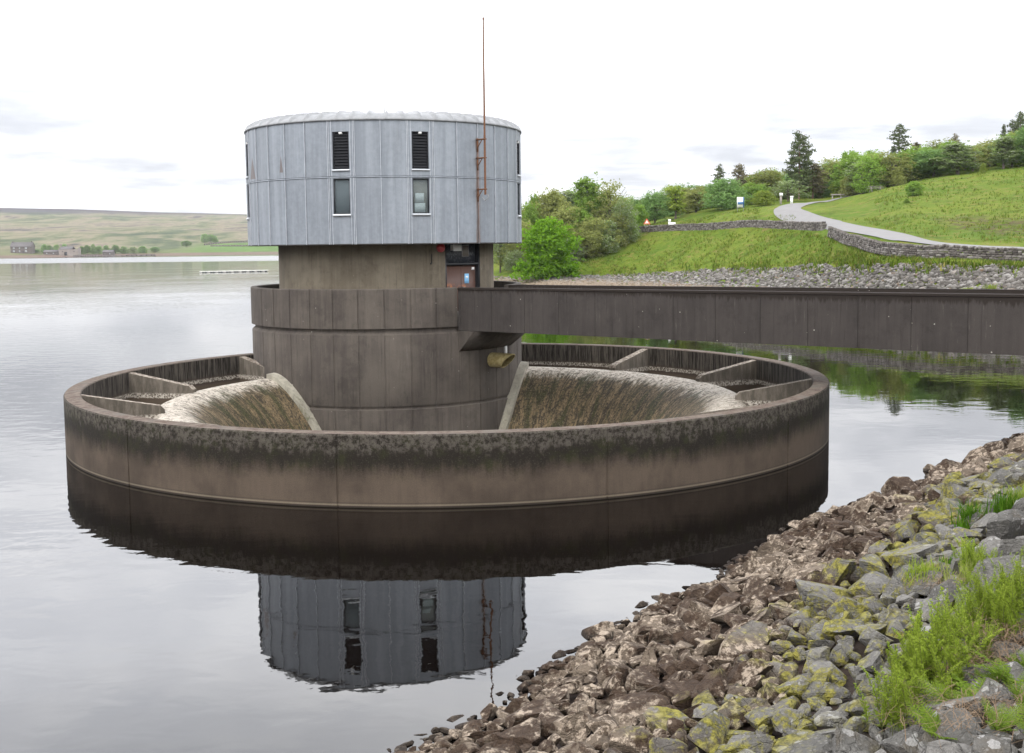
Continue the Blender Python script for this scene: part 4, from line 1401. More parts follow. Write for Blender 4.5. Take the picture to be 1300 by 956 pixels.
def broadleaf(seed, h=10., w=8., n=6500, base=.12, size=.24, sparse=0., shape=1.):
    """crown and trunk of a broad-leaved tree, 10 m tall"""
    r = np.random.default_rng(seed)
    lobes = []
    nl = 15
    for k in range(nl):
        u = (k + .5) / nl
        zc = h * (base + .12 + (.92 - base - .12) * u)
        prof = math.sin(math.pi * min(1, (.14 + u * .86)) ** (.75 * shape)) ** .7
        rad = w / 2 * prof
        ang = k * 2.4 + r.uniform(-.5, .5); rr = rad * r.uniform(.25, .62)
        s = w * r.uniform(.16, .26)
        lobes.append((np.array([rr * math.cos(ang), rr * math.sin(ang), zc - s * .25]), np.array([s, s, s * r.uniform(.65, .95)])))
    P = []
    nc = n // 26
    vol = np.array([l[1].prod() ** .67 for l in lobes]); vol /= vol.sum()
    for _ in range(nc):
        c, s = lobes[r.choice(nl, p=vol)]
        d = r.normal(size=3); d /= np.linalg.norm(d)
        q = c + d * s * r.uniform(.55, 1.08) ** .6
        k = r.integers(12, 40)
        P.append(q + r.normal(size=(k, 3)) * np.array([.34, .34, .26]) * r.uniform(.6, 1.3) * (w / 8))
    # a few loose sprays outside the lobes
    for _ in range(int(nc * .22)):
        c, s = lobes[r.choice(nl, p=vol)]
        d = r.normal(size=3); d[2] = abs(d[2]) * .9; d /= np.linalg.norm(d)
        P.append(c + d * s * r.uniform(1.05, 1.4) + r.normal(size=(r.integers(5, 12), 3)) * .22)
    P = np.concatenate(P); P = P[P[:, 2] > h * base * .5]
    if sparse: P = P[r.random(len(P)) > sparse]
    V, Fq = leaves(P, size, r)
    V[:, 2] *= h / V[:, 2].max()
    b = MB()
    b.tube([(0, 0, -.6), (.05, .02, h * .2), (-.06, .04, h * .45), (.03, 0, h * .75)], [h * .022, h * .018, h * .012, h * .004], 7)
    for k in range(14 if not sparse else 26):
        c, s = lobes[k % nl]
        z0 = h * r.uniform(.12, .5)
        mid = np.array([c[0] * .5, c[1] * .5, (z0 + c[2]) / 2 + .2])
        tip = c + r.normal(size=3) * s * .7
        b.tube([(0, 0, z0), tuple(mid), tuple(tip)], [h * .009, h * .006, h * .002], 5)
    return (V, Fq), b


def conifer(seed, h=10., w=5., n=5200, kind='pine', size=.2):
    r = np.random.default_rng(seed)
    P = []; b = MB()
    b.tube([(0, 0, -.6), (.08, 0, h * .35), (-.05, .05, h * .7), (0, 0, h * .985)], [h * .02, h * .016, h * .009, h * .002], 7)
    z0 = .16 if kind == 'pine' else .05
    nb = 46 if kind == 'pine' else 80
    for k in range(nb):
        u = (k + r.uniform(0, 1)) / nb
        z = h * (z0 + (1 - z0) * u)
        if kind == 'pine':
            L = w / 2 * (math.sin(math.pi * (.10 + .86 * u) ** .9) ** .55) * r.uniform(.45, 1.12) * (1.1 - .45 * u)
            if r.random() < .16: L *= .4
            rise = .22
        else:
            L = w / 2 * (1 - u) ** .85 * r.uniform(.75, 1.1) + .12
            rise = -.12
        a = k * 2.399 + r.uniform(-.4, .4)
        tip = np.array([L * math.cos(a), L * math.sin(a), z + L * rise])
        b.tube([(0, 0, z), tuple(tip * np.array([.5, .5, 0]) + np.array([0, 0, z + L * rise * .3])), tuple(tip)], [h * .005, h * .004, h * .0015], 4)
        m = max(6, int(n / nb * (L / (w / 2)) * 1.3))
        f = r.uniform(.30 if kind == 'pine' else .12, 1.05, m)
        f = 1 - (1 - f) * .8
        if kind == 'pine': f = np.round(f * 4) / 4 + r.normal(size=m) * .06
        q = np.outer(f, tip - np.array([0, 0, z])) + np.array([0, 0, z])
        q += r.normal(size=(m, 3)) * np.array([.26, .26, .13]) * (w / 5) * (1 if kind == 'pine' else .75)
        P.append(q)
    P = np.concatenate(P)
    V, Fq = leaves(P, size, r, .2, 2.2)
    V[:, 2] *= h / V[:, 2].max()
    return (V, Fq), b


PROTO = {}


def proto(key, data):
    (V, Fq), b = data
    cm = mesh_np(key + '_crown', V, Fq)
    tm = mesh_np(key + '_trunk', np.array(b.v), b.f, True)
    cm.materials.append(L_GREEN); tm.materials.append(M_BARK)
    PROTO[key] = (cm, tm, float(np.abs(V[:, 0]).max() + np.abs(V[:, 1]).max()))


proto('round_a', broadleaf(1, w=8.5)); proto('round_b', broadleaf(2, w=7.5, shape=1.2)); proto('round_c', broadleaf(3, w=9.5, base=.03, shape=.8))
proto('tall_a', broadleaf(4, w=5.2, n=5200, shape=1.1)); proto('tall_b', broadleaf(5, w=4.4, n=4200, shape=1.3, sparse=.15))
proto('thin_a', broadleaf(6, w=8.0, n=4600, sparse=.45, size=.22)); proto('thin_b', broadleaf(7, w=6.4, n=4200, sparse=.4, size=.22))
proto('bush_a', broadleaf(8, w=11., n=9000, base=-.02, shape=.75, size=.34)); proto('bush_b', broadleaf(9, w=10., n=7500, base=-.02, shape=.8, size=.3))
proto('pine_a', conifer(10, w=6.2, n=6500)); proto('pine_b', conifer(11, w=5.4)); proto('pine_c', conifer(12, w=4.6, n=3600))
proto('spruce_a', conifer(13, w=4.2, kind='spruce', n=6500)); proto('spruce_b', conifer(14, w=3.6, kind='spruce', n=4200))


def plant_tree(name, key, px, d, top, wpx, leaf, label, group='trees on the hill behind the bridge', cat='tree', bark=None, zoff=0.):
    g0 = ground(px, d); z0 = g0[2] + zoff
    zt = at(px, top, d)[2]
    h = max((zt - z0) * 1.1, .6)
    cm, tm, wd = PROTO[key]
    e = empty(name, (g0[0], g0[1], z0), random.uniform(0, 6.28))
    sx = wpx / F * d / (wd * .76)
    e.scale = (sx, sx, h / 10.)
    e['label'] = label; e['category'] = cat; e['group'] = group
    for nm, me, mt in (('crown', cm, leaf), ('trunk', tm, bark or M_BARK)):
        o = bpy.data.objects.new(nm, me); col.objects.link(o); o.parent = e
        o.material_slots[0].link = 'OBJECT'; o.material_slots[0].material = mt
    return e


TREES = [
    ('bush', 'bush_a', 698, 190, 281, 74, L_FRESH, 'big bright green rounded bush at the top of the rubble, right of the tower'),
    ('tree', 'tall_a', 680, 226, 247, 18, L_GREEN, 'small dark green tree top just right of the tower drum'),
    ('tree', 'round_b', 703, 224, 245, 50, L_OLIVE, 'olive green tree behind the big bright bush'),
    ('tree', 'tall_a', 748, 213, 226, 48, L_GREEN, 'tallest tree of the clump right of the tower, fresh green at its top'),
    ('tree', 'thin_a', 776, 209, 234, 50, L_OLIVE, 'half bare olive tree on the right side of the clump near the tower'),
    ('tree', 'round_c', 792, 206, 256, 38, L_GREY, 'grey green tree at the left end of the stone wall'),
    ('tree', 'round_c', 756, 203, 277, 56, L_OLIVE, 'low olive bush at the grass edge below the tallest tree of the clump'),
    ('tree', 'round_a', 725, 207, 262, 52, L_OLIVE, 'rounded olive tree directly behind the big bright bush'),
    ('tree', 'thin_b', 664, 226, 262, 30, L_OLIVE, 'sparse olive tree half hidden by the tower drum'),
    ('tree', 'thin_b', 650, 212, 306, 34, L_OLIVE, 'bare brownish shrub low behind the right edge of the tower'),
    ('tree', 'thin_b', 636, 214, 300, 30, L_GREY, 'grey shrub close behind the tower door'),
    ('tree', 'round_b', 811, 217, 261, 24, L_GREEN, 'small dark tree behind the orange warning sign'),
    ('tree', 'round_a', 832, 223, 244, 38, L_BLUE, 'blue green rounded tree left of the white warning board'),
    ('birch_tree', 'tall_b', 858, 222, 237, 26, L_YELLOW, 'slim yellow green birch behind the white warning board'),
    ('tree', 'round_b', 884, 226, 243, 40, L_OLIVE, 'olive tree between the slim birch and the broad blue green tree'),
    ('tree', 'bush_b', 920, 217, 229, 66, L_BLUE, 'broad blue green tree behind the blue and white sign'),
    ('pine_tree', 'pine_c', 914, 242, 213, 20, L_PINE, 'small dark pine top above the broad blue green tree'),
    ('pine_tree', 'pine_b', 938, 242, 212, 32, L_BROWN, 'brownish pine top next to the small dark pine'),
    ('tree', 'round_a', 970, 234, 216, 48, L_OLIVE, 'olive tree filling the gap left of the tall dark pine'),
    ('tree', 'round_c', 955, 224, 233, 46, L_GREEN, 'mid green tree behind the yellow green bush by the road'),
    ('bush', 'bush_b', 969, 211, 243, 34, L_YELLOW, 'yellow green bush standing beside the road bend'),
    ('tree', 'thin_a', 1000, 219, 230, 46, L_GREY, 'grey green hawthorn with pale flecks right of the yellow green bush'),
    ('pine_tree', 'pine_a', 1014, 226, 173, 42, L_PINE, 'tall dark pine standing highest above the road bend'),
    ('pine_tree', 'pine_b', 1031, 229, 210, 40, L_BROWN, 'lower brownish pine against the right side of the tall dark pine'),
    ('tree', 'round_a', 1052, 236, 209, 44, L_GREEN, 'mid green tree right of the two pines above the road'),
    ('bush', 'bush_b', 1066, 224, 226, 28, L_YELLOW, 'yellow green bush where the road leaves behind the hill'),
    ('birch_tree', 'tall_a', 1079, 236, 192, 32, L_GREEN, 'tall narrow green birch right of the road end'),
    ('tree', 'round_b', 1104, 237, 194, 44, L_GREEN, 'high rounded tree behind the wooden bench'),
    ('tree', 'bush_b', 1110, 228, 211, 42, L_BLUE, 'low dark spreading tree shading the wooden bench'),
    ('spruce_tree', 'pine_c', 1139, 250, 163, 28, L_PINE, 'tall sparse spruce sticking out above the trees over the grass slope'),
    ('tree', 'thin_a', 1135, 234, 204, 40, L_OLIVE, 'brownish olive tree below the tall spruce'),
    ('pine_tree', 'spruce_b', 1161, 222, 184, 34, L_BROWN, 'brown green conifer behind the dark bush on the slope'),
    ('tree', 'round_a', 1194, 226, 183, 56, L_GREEN, 'large fresh green tree on the skyline right of the brown conifer'),
    ('pine_tree', 'pine_c', 1209, 248, 173, 16, L_BROWN, 'little pine top poking out above the large fresh green tree'),
    ('tree', 'thin_a', 1226, 228, 188, 46, L_OLIVE, 'thin olive tree on the skyline right of the little pine top'),
    ('tree', 'round_c', 1258, 226, 178, 58, L_OLIVE, 'broad olive tree on the slope edge near the right side'),
    ('tree', 'round_b', 1290, 226, 170, 60, L_GREEN, 'green olive tree at the very right edge on the skyline'),
    ('bush', 'bush_a', 1159, 176, 231, 24, L_GREEN, 'dark round bush alone on the grass slope'),
    ('bush', 'bush_b', 1150, 165, 263, 9, L_GREEN, 'tiny dark shrub on the grass below the round bush'),
    ('gorse_bush', 'bush_b', 1245, 197, 208, 9, L_YELLOW, 'small yellow gorse on the top of the grass slope'),
    ('spruce_tree', 'spruce_b', 1270, 262, 161, 14, L_PINE, 'small spiky spruce, first of the dark row at the right skyline'),
    ('spruce_tree', 'pine_c', 1281, 264, 156, 20, L_PINE, 'spiky spruce in the middle of the dark row at the right skyline'),
    ('pine_tree', 'pine_b', 1291, 266, 146, 24, L_PINE, 'highest conifer of the dark row at the right skyline'),
    ('spruce_tree', 'spruce_b', 1302, 262, 152, 24, L_PINE, 'last conifer of the dark row at the right skyline, cut by the picture edge'),
]
for nm, key, px, d, top, w, leaf, lb in TREES:
    bush = nm.endswith('bush')
    plant_tree(nm, key, px, d, top, w, leaf, lb, group='bushes on the hill' if bush else 'trees on the hill behind the bridge', cat='bush' if bush else 'tree', bark=M_BARKP if 'pine' in nm else None)
FILL_X = [620, 640, 660, 680, 720, 760, 800, 840, 880, 920, 960, 1000, 1050, 1100, 1150, 1200, 1250, 1300, 1400, 1600]
FILL_Y = [300, 275, 262, 252, 246, 242, 252, 241, 238, 228, 221, 219, 206, 194, 192, 181, 179, 161, 155, 150]
px = 632.
k = 0
keys = ['round_a', 'thin_b', 'round_b', 'tall_a', 'round_c', 'thin_a']
lf = [L_GREEN, L_OLIVE, L_BLUE, L_OLIVE, L_GREEN, L_GREY]
while px < 1560:
    top = float(np.interp(px, FILL_X, FILL_Y)) + random.uniform(-4, 12)
    D, Z = colprof(px)
    d = D[8] + random.uniform(12, 34) if px > 780 else D[8] + random.uniform(-6, 20)
    plant_tree('tree', keys[k % 6], px, d, top, random.uniform(36, 58), lf[(k * 5 + 2) % 6], 'tree deeper in the wood, its top showing between the front trees on the skyline', group='trees deeper in the wood')
    px += random.uniform(7.5, 13); k += 1
# understory closing the foot of the wood
px = 800.
while px < 1150:
    D, Z = colprof(px)
    d = (D[7] + D[8]) / 2 + random.uniform(2, 10)
    if not (1085 < px < 1135):
        g0 = ground(px, d)
        top = project(g0[0], g0[1], g0[2] + random.uniform(2.2, 4.0))[1]
        plant_tree('bush', 'bush_b' if k % 2 else 'bush_a', px, d + (14 if 990 < px < 1150 else 4), top, random.uniform(20, 34), lf[(k * 5) % 6], 'low bush in the shade at the foot of the wood', group='low bushes at the foot of the wood', cat='bush')
    px += random.uniform(13, 22); k += 1

for px, d, top, w, lf_ in ((745, 202, 292, 40, L_OLIVE), (772, 203, 282, 40, L_GREY), (738, 206, 268, 44, L_GREEN), (785, 205, 272, 36, L_OLIVE), (716, 205, 290, 40, L_GREEN), (728, 200, 304, 34, L_GREY), (665, 214, 280, 40, L_OLIVE), (676, 220, 262, 36, L_GREEN), (655, 208, 318, 30, L_GREY), (800, 209, 270, 30, L_GREEN), (766, 212, 248, 44, L_GREEN)):
    plant_tree('bush', 'round_c' if px % 2 else 'bush_b', px, d, top, w, lf_, 'bush in the thicket filling the clump of trees right of the tower', group='bushes of the thicket right of the tower', cat='bush')

# boulders at the left end of the far bank
for px, d, s in ((643, 196, .9), (655, 195, 1.1), (667, 193, .8), (649, 193, .6)):
    g0 = ground(px, d)
    o = bpy.data.objects.new('boulder', bpy.data.meshes[rock_me[3].name].copy()); o.data.materials.clear(); o.data.materials.append(M_FRUB)
    col.objects.link(o); o.location = (g0[0], g0[1], g0[2] + s * .25); o.scale = (s, s, s); o.rotation_euler = (0, 0, px)
    tag(o, 'pale boulder on the grass of the far shore right behind the tower', 'boulder', 'boulders on the far shore')

# grass tufts over the slopes
def tufts(n, region, hmin, hmax, blades=5):
    V = []; Fq = []
    for _ in range(n):
        q = region()
        if q is None: continue
        x, y, z = q
        h = random.uniform(hmin, hmax)
        for k in range(blades):
            a = random.uniform(0, 6.28); l = h * random.uniform(.6, 1.1); ln = random.uniform(.15, .75)
            dx, dy = math.cos(a), math.sin(a); w = l * .13
            ox, oy = random.gauss(0, .12 * h / .4), random.gauss(0, .12 * h / .4)
            i = len(V)
            V.append((x + ox - dy * w, y + oy + dx * w, z - .05)); V.append((x + ox + dy * w, y + oy - dx * w, z - .05)); V.append((x + ox + dx * l * ln, y + oy + dy * l * ln, z + l * .8))
            Fq.append((i, i + 1, i + 2))
    return V, Fq


def reg_slope():
    px = random.uniform(690, 1330)
    s = random.choice((random.uniform(2.02, 2.98), random.uniform(2.05, 2.98), random.uniform(5.1, 8.3), random.uniform(5.1, 8.3)))
    if px < 1010 and s > 5: s = random.uniform(3.1, 6.2)
    D, Z = colprof(px)
    d = float(np.interp(s, np.arange(11), D))
    if mnoise.noise(Vector((px * .03, d * .12, 1))) < -.12 and random.random() < .7: return None
    if 965 < px < 1110 and 4.4 < s and 162 < d < 222: return None
    if px < 800 and s > 2.6 + (px - 690) / 400: return None
    return ground(px, d)


m, t = material('grass_tufts')
isl = t.island(); p = t.pos()
c = t.ramp(isl, [(0, (.055, .10, .009)), (.45, (.095, .15, .014)), (.75, (.14, .18, .022)), (.92, (.19, .165, .05)), (1, (.14, .10, .045))])
t.out(t.pbsdf(c, .9, spec=.1)); M_TUFT = m
V, Fq = tufts(17000, reg_slope, .18, .48)
# weeds along the top of the rubble
def reg_edge():
    px = random.uniform(700, 1320)
    if mnoise.noise(Vector((px * .045, 7, 1))) < -.05: return None
    D, Z = colprof(px)
    d = float(np.interp(2.0 + random.gauss(-.02, .10), np.arange(11), D))
    return ground(px, d)


V2, F2 = tufts(1500, reg_edge, .3, .85, 6)
n0 = len(V); V += V2; Fq += [(a + n0, b_ + n0, c_ + n0) for a, b_, c_ in F2]
me = mesh_np('grass', V, np.array(Fq)); tag(link('grass', me, M_TUFT), kind='stuff', label='rough grass growing over the hillside')
# leafy weed clumps in the rubble
for px, d, s in ((1168, 101.5, .75), (1180, 101, .6), (1230, 100, .5), (1075, 118, .6), (1263, 99, .5), (1232, 104.5, .6), (1214, 105.5, .5), (936, 159, .9)):
    g0 = ground(px, d)
    V, Fq = tufts(60, lambda: (g0[0] + random.gauss(0, s * .6), g0[1] + random.gauss(0, s * .5), g0[2] + .05), .4 * s, 1.1 * s, 5)
    me = mesh_np('weed', np.array(V) - np.array(g0), np.array(Fq))
    o = link('weed', me, L_YELLOW, loc=g0)
    tag(o, 'clump of yellow green weeds growing among the far rubble behind the bridge', 'weed', 'weeds in the far rubble')

# ------------------------------------------------------------------ small things by the road
def post(name, px, d, h, w, label, cat, mat, cap=None):
    g0 = ground(px, d); e = empty(name, g0)
    b = MB(); b.box(g0[0] - w / 2, g0[0] + w / 2, g0[1] - w / 2, g0[1] + w / 2, g0[2] - .3, g0[2] + h); b.box(g0[0] - w * .6, g0[0] + w * .6, g0[1] - w * .6, g0[1] + w * .6, g0[2] + h, g0[2] + h + .08)
    b.build('post', mat, e)
    if cap:
        b = MB(); b.box(g0[0] - cap[0] / 2, g0[0] + cap[0] / 2, g0[1] - w / 2 - .05, g0[1] - w / 2 - .005, g0[2] + h - cap[1], g0[2] + h + .05)
        b.build('plate', M_WHITE, e)
    tag(e, label, cat)
    return e


M_TIMBER = plain('weathered_timber', (.27, .245, .215), .9, 0, .3, 5)
g0 = ground(940, 199.5); e = empty('road_sign', g0)
b = MB()
for dx in (-.5, .5): b.tube([(g0[0] + dx, g0[1], g0[2] - .3), (g0[0] + dx, g0[1], g0[2] + 2.5)], .05, 8)
b.build('sign_post', M_GREYSTEEL, e)
b = MB(); b.box(g0[0] - .62, g0[0] + .62, g0[1] - .12, g0[1] - .06, g0[2] + .75, g0[2] + 2.55)
sp = b.build('sign_panel', M_WHITE, e)
b = MB(); b.box(g0[0] - .5, g0[0] + .5, g0[1] - .135, g0[1] - .123, g0[2] + 1.25, g0[2] + 1.72); b.box(g0[0] + .44, g0[0] + .62, g0[1] - .135, g0[1] - .123, g0[2] + .75, g0[2] + 2.55)
b.build('blue_panel', plain('sign_blue', (.04, .12, .27), .5), sp)
tag(e, 'white and blue information sign on the grass above the stone wall', 'sign')
post('marker_post', 991, 205, 2.0, .32, 'grey wooden post with a plate beside the road bend', 'post', M_TIMBER, (.6, .5))
post('gate_post', 1004.5, 207, 1.25, .42, 'short white post at the outer edge of the road bend', 'post', M_WHITE, (.5, .3))
# road works sign
g0 = ground(822, 215.5); e = empty('warning_sign', g0)
b = MB(); y = g0[1]; c0 = (g0[0], g0[2] + 1.0)
b.quadface([(c0[0] - .7, y, c0[1]), (c0[0] + .7, y, c0[1]), (c0[0], y, c0[1] + 1.1)]); b.quadface([(c0[0] - .7, y + .05, c0[1]), (c0[0], y + .05, c0[1] + 1.1), (c0[0] + .7, y + .05, c0[1])])
for a, q in (((-.7, 0), (.7, 0)), ((.7, 0), (0, 1.1)), ((0, 1.1), (-.7, 0))):
    b.quadface([(c0[0] + a[0], y, c0[1] + a[1]), (c0[0] + q[0], y, c0[1] + q[1]), (c0[0] + q[0], y + .05, c0[1] + q[1]), (c0[0] + a[0], y + .05, c0[1] + a[1])])
sb = b.build('sign_board', M_ORANGE, e)
b = MB(); b.quadface([(c0[0] - .36, y - .01, c0[1] + .16), (c0[0] + .36, y - .01, c0[1] + .16), (c0[0], y - .01, c0[1] + .74)]); b.build('sign_face', M_WHITE, sb)
b = MB()
for dx in (-.5, .5): b.tube([(g0[0] + dx, y + .1, g0[2] - .1), (g0[0] + dx * .8, y + .03, g0[2] + 1.2)], .04, 6)
b.build('leg', M_GREYSTEEL, e)
tag(e, 'orange triangular road works sign behind the end of the stone wall', 'sign')
g0 = ground(853, 206.5); e = empty('warning_board', g0)
b = MB(); b.box(g0[0] - .55, g0[0] + .75, g0[1], g0[1] + .3, g0[2] + .35, g0[2] + 1.15); b.box(g0[0] - .55, g0[0] - .1, g0[1] + .002, g0[1] + .298, g0[2] + 1.15, g0[2] + 1.7)
b.build('board', M_WHITE, e)
b = MB()
for dx in (-.4, .6): b.tube([(g0[0] + dx, g0[1] + .15, g0[2] - .2), (g0[0] + dx, g0[1] + .15, g0[2] + .4)], .05, 6)
b.build('stand', M_GREYSTEEL, e)
tag(e, 'low white board just showing above the far stone wall', 'board')
# fence rail where the road vanishes
g0 = ground(1072, 216); e = empty('timber_barrier', g0)
for k in range(4):
    x = g0[0] - 2.4 + 1.6 * k; z = ground(PX + x / g0[1] * F, g0[1])[2]
    b = MB(); b.box(x - .09, x + .09, g0[1] - .09, g0[1] + .09, z - .3, z + .75); b.build('post', M_TIMBER, e)
b = MB(); b.box(g0[0] - 2.7, g0[0] + 2.7, g0[1] - .17, g0[1] - .095, g0[2] + .38, g0[2] + .62); b.build('rail', M_TIMBER, e)
tag(e, 'low wooden rail barrier beside the top of the road', 'barrier')
# picnic bench under the trees
g0 = ground(1110, 200); gx0, gy0, gz0 = g0; e = empty('picnic_table', g0)
b = MB(); b.box(gx0 - 1.2, gx0 + 1.2, gy0 - .4, gy0 + .4, gz0 + .80, gz0 + .86); b.build('table_top', M_TIMBER, e)
for dy in (-.8, .8):
    b = MB(); b.box(gx0 - 1.2, gx0 + 1.2, gy0 + dy - .14, gy0 + dy + .14, gz0 + .48, gz0 + .54); b.build('seat', M_TIMBER, e)
for dx in (-.8, .8):
    for sg in (-1, 1):
        b = MB(); b.tube([(gx0 + dx, gy0 + sg * .75, gz0 - .2), (gx0 + dx, gy0 + sg * .2, gz0 + .80)], .06, 6); b.build('leg', M_TIMBER, e)
tag(e, 'wooden picnic bench in front of the dark tree on the hill', 'bench')

# ------------------------------------------------------------------ moors and farm across the water
def moor_shore(px): return float(np.interp(px, [-600, 0, 310, 420, 700], [900, 1133, 1300, 1290, 1300]))


def moor_top(px): return float(np.interp(px, [-600, 0, 110, 200, 310, 420, 600, 700], [252, 264, 266, 269.5, 272, 276, 300, 312]))


mpx = np.arange(-700, 701, 10.)
ms = np.concatenate([np.linspace(0, .06, 6), np.linspace(.075, 1, 40), [1.05, 1.3]])
V = []
for px in mpx:
    d0 = moor_shore(px)
    x0, y0 = (px - PX) / F, 1.
    ztop = at(px, moor_top(px), 3100)[2]
    for s in ms:
        d = d0 - 14 + (3100 - d0) * s
        u = min(s, 1)
        z = -1.0 + (ztop + 1) * (u ** .93)
        if s > 1: z = ztop - (s - 1) * 120
        x = x0 * d
        z += (7. * mnoise.noise(Vector((x * .0028, d * .0028, 0))) + 2.5 * mnoise.noise(Vector((x * .011, d * .011, 4)))) * min(1, u * 6) * (1 if u < .9 else max(.15, (1 - u) * 10))
        V.append((x, d, z))
n = len(ms); Fq = []
for i in range(len(mpx) - 1):
    for k in range(n - 1): Fq.append((i * n + k, (i + 1) * n + k, (i + 1) * n + k + 1, i * n + k + 1))
MV = np.array(V).reshape(len(mpx), n, 3)


def mground(px, d):
    i = min(max((px + 700) / 10., 0), len(mpx) - 1.001); j = int(i); f = i - j
    D = MV[j, :, 1] * (1 - f) + MV[j + 1, :, 1] * f; Z = MV[j, :, 2] * (1 - f) + MV[j + 1, :, 2] * f
    return ((px - PX) / F * d, d, float(np.interp(d, D, Z)))


m, t = material('moorland')
p = t.pos(); x, y, z = t.sep(p)
q = t.scale(p, (1, .55, 1))
a = t.noise(t.scale(p, (1, .35, 1)), .006, 5, .65, .6); b1 = t.noise(t.scale(p, (1, .35, 1)), .016, 5, .7, .8); b2 = t.noise(q, .05, 4, .7)
c = t.ramp(t.m('ADD', t.m('MULTIPLY', a, .55), t.m('MULTIPLY', b1, .45)), [(.40, (.028, .042, .020)), (.455, (.065, .080, .034)), (.49, (.115, .115, .06)), (.53, (.17, .14, .095)), (.565, (.10, .085, .058)), (.60, (.035, .032, .030))])
c = t.mix(t.ss(t.m('ADD', z, t.m('MULTIPLY_ADD', b1, 50, -25)), 84, 104), c, (.035, .030, .034))
hx = t.m('ADD', x, t.m('MULTIPLY_ADD', b1, 60, -30))
fld = t.m('MULTIPLY', t.ss(hx, -420, -360), t.m('MULTIPLY', t.ss(t.m('ADD', y, t.m('MULTIPLY', x, -.15)), 1560, 1545), t.ss(z, 2.0, 3.0)))
c = t.mix(fld, c, t.mix(b2, (.055, .11, .017), (.085, .15, .028)))
low = t.m('MULTIPLY', t.ss(z, 9, 5), t.ss(x, -330, -420))
c = t.mix(t.m('MULTIPLY', low, .7), c, (.09, .105, .036))
shore = t.ss(z, 2.6, 1.6)
c = t.mix(shore, c, (.13, .092, .07))
c = t.bright(c, t.m('MULTIPLY_ADD', b2, .7, .65))
t.out(t.pbsdf(c, 1, spec=.1)); M_MOOR = m
me = mesh_np('hills', V, np.array(Fq), True)
if me.polygons[200].normal.z < 0: me.flip_normals()
tag(link('hills', me, M_MOOR), kind='structure', label='brown and green moorland hills across the reservoir')

m, t = material('farm_stone')
p = t.coord(); isl = t.island()
t.out(t.pbsdf(t.mix(t.noise(p, 1.2, 4, .7), (.07, .06, .053), (.13, .11, .098)), .95)); M_FARM = m
m, t = material('farm_stone_pale')
p = t.coord()
t.out(t.pbsdf(t.mix(t.noise(p, .6, 4, .7), (.15, .125, .11), (.28, .245, .215)), .95)); M_FARM2 = m
M_SLATE = plain('slate_roof', (.10, .09, .088), .8, 0, .3, 1)


def house(name, px, d, L, Wd, he, hr, label, mat, wins, door=None, roofless=False, chim=()):
    g0 = mground(px, d); gx, gy, g = g0; g = max(g, 1.2)
    e = empty(name, (gx, gy, g))
    b = MB()
    x0, x1, y0, y1 = gx - L / 2, gx + L / 2, gy - Wd / 2, gy + Wd / 2
    # front wall cut by its openings
    ops = list(wins) + ([door] if door else [])
    xs = sorted({x0, x1, *[gx + o[0] - o[2] / 2 for o in ops], *[gx + o[0] + o[2] / 2 for o in ops]})
    zs = sorted({-2., he, *[o[1] for o in ops], *[o[1] + o[3] for o in ops]})
    for i in range(len(xs) - 1):
        for k in range(len(zs) - 1):
            xm, zm = (xs[i] + xs[i + 1]) / 2 - gx, (zs[k] + zs[k + 1]) / 2
            if any(abs(xm - o[0]) < o[2] / 2 and o[1] < zm < o[1] + o[3] for o in ops): continue
            b.quadface([(xs[i], y0, g + zs[k]), (xs[i + 1], y0, g + zs[k]), (xs[i + 1], y0, g + zs[k + 1]), (xs[i], y0, g + zs[k + 1])])
    b.quadface([(x0, y1, g - 2), (x1, y1, g - 2), (x1, y1, g + he), (x0, y1, g + he)])
    for x in (x0, x1):
        b.quadface([(x, y0, g - 2), (x, y1, g - 2), (x, y1, g + he), (x, gy, g + hr), (x, y0, g + he)])
    b.build('wall', mat, e)
    b = MB()
    o_ = .35
    for sg, yy in ((-1, y0), (1, y1)):
        sl = (hr - he) / (Wd / 2)
        P = [(x0 - o_, yy + sg * o_, g + he - sl * o_ + .05), (x1 + o_, yy + sg * o_, g + he - sl * o_ + .05), (x1 + o_, gy, g + hr + .05), (x0 - o_, gy, g + hr + .05)]
        if roofless: P = [(x0 + L * .04, yy, g + he * .98), (x1 - L * .28, yy, g + he * .98), (x1 - L * .3, gy, g + hr), (x0 + L * .05, gy, g + hr * .99)]
        b.hexa(P + [(a, q, z + .25) for a, q, z in P])
    rf = b.build('roof', M_SLATE, e)
    for cx in chim:
        b = MB(); b.box(gx + cx - .5, gx + cx + .5, gy - .4, gy + .4, g + hr - .6, g + hr + 1.3); b.build('chimney', mat, rf)
    for o in wins:
        b = MB(); b.box(gx + o[0] - o[2] / 2, gx + o[0] + o[2] / 2, y0 + .15, y0 + .3, g + o[1], g + o[1] + o[3]); b.build('window', M_FLASH if mat == M_FARM else M_DARK, e)
    if door:
        b = MB(); b.box(gx + door[0] - door[2] / 2, gx + door[0] + door[2] / 2, y0 + .5, y0 + .7, g + door[1] - 1, g + door[1] + door[3]); b.build('door', M_DARK, e)
    tag(e, label, 'building')
    return e


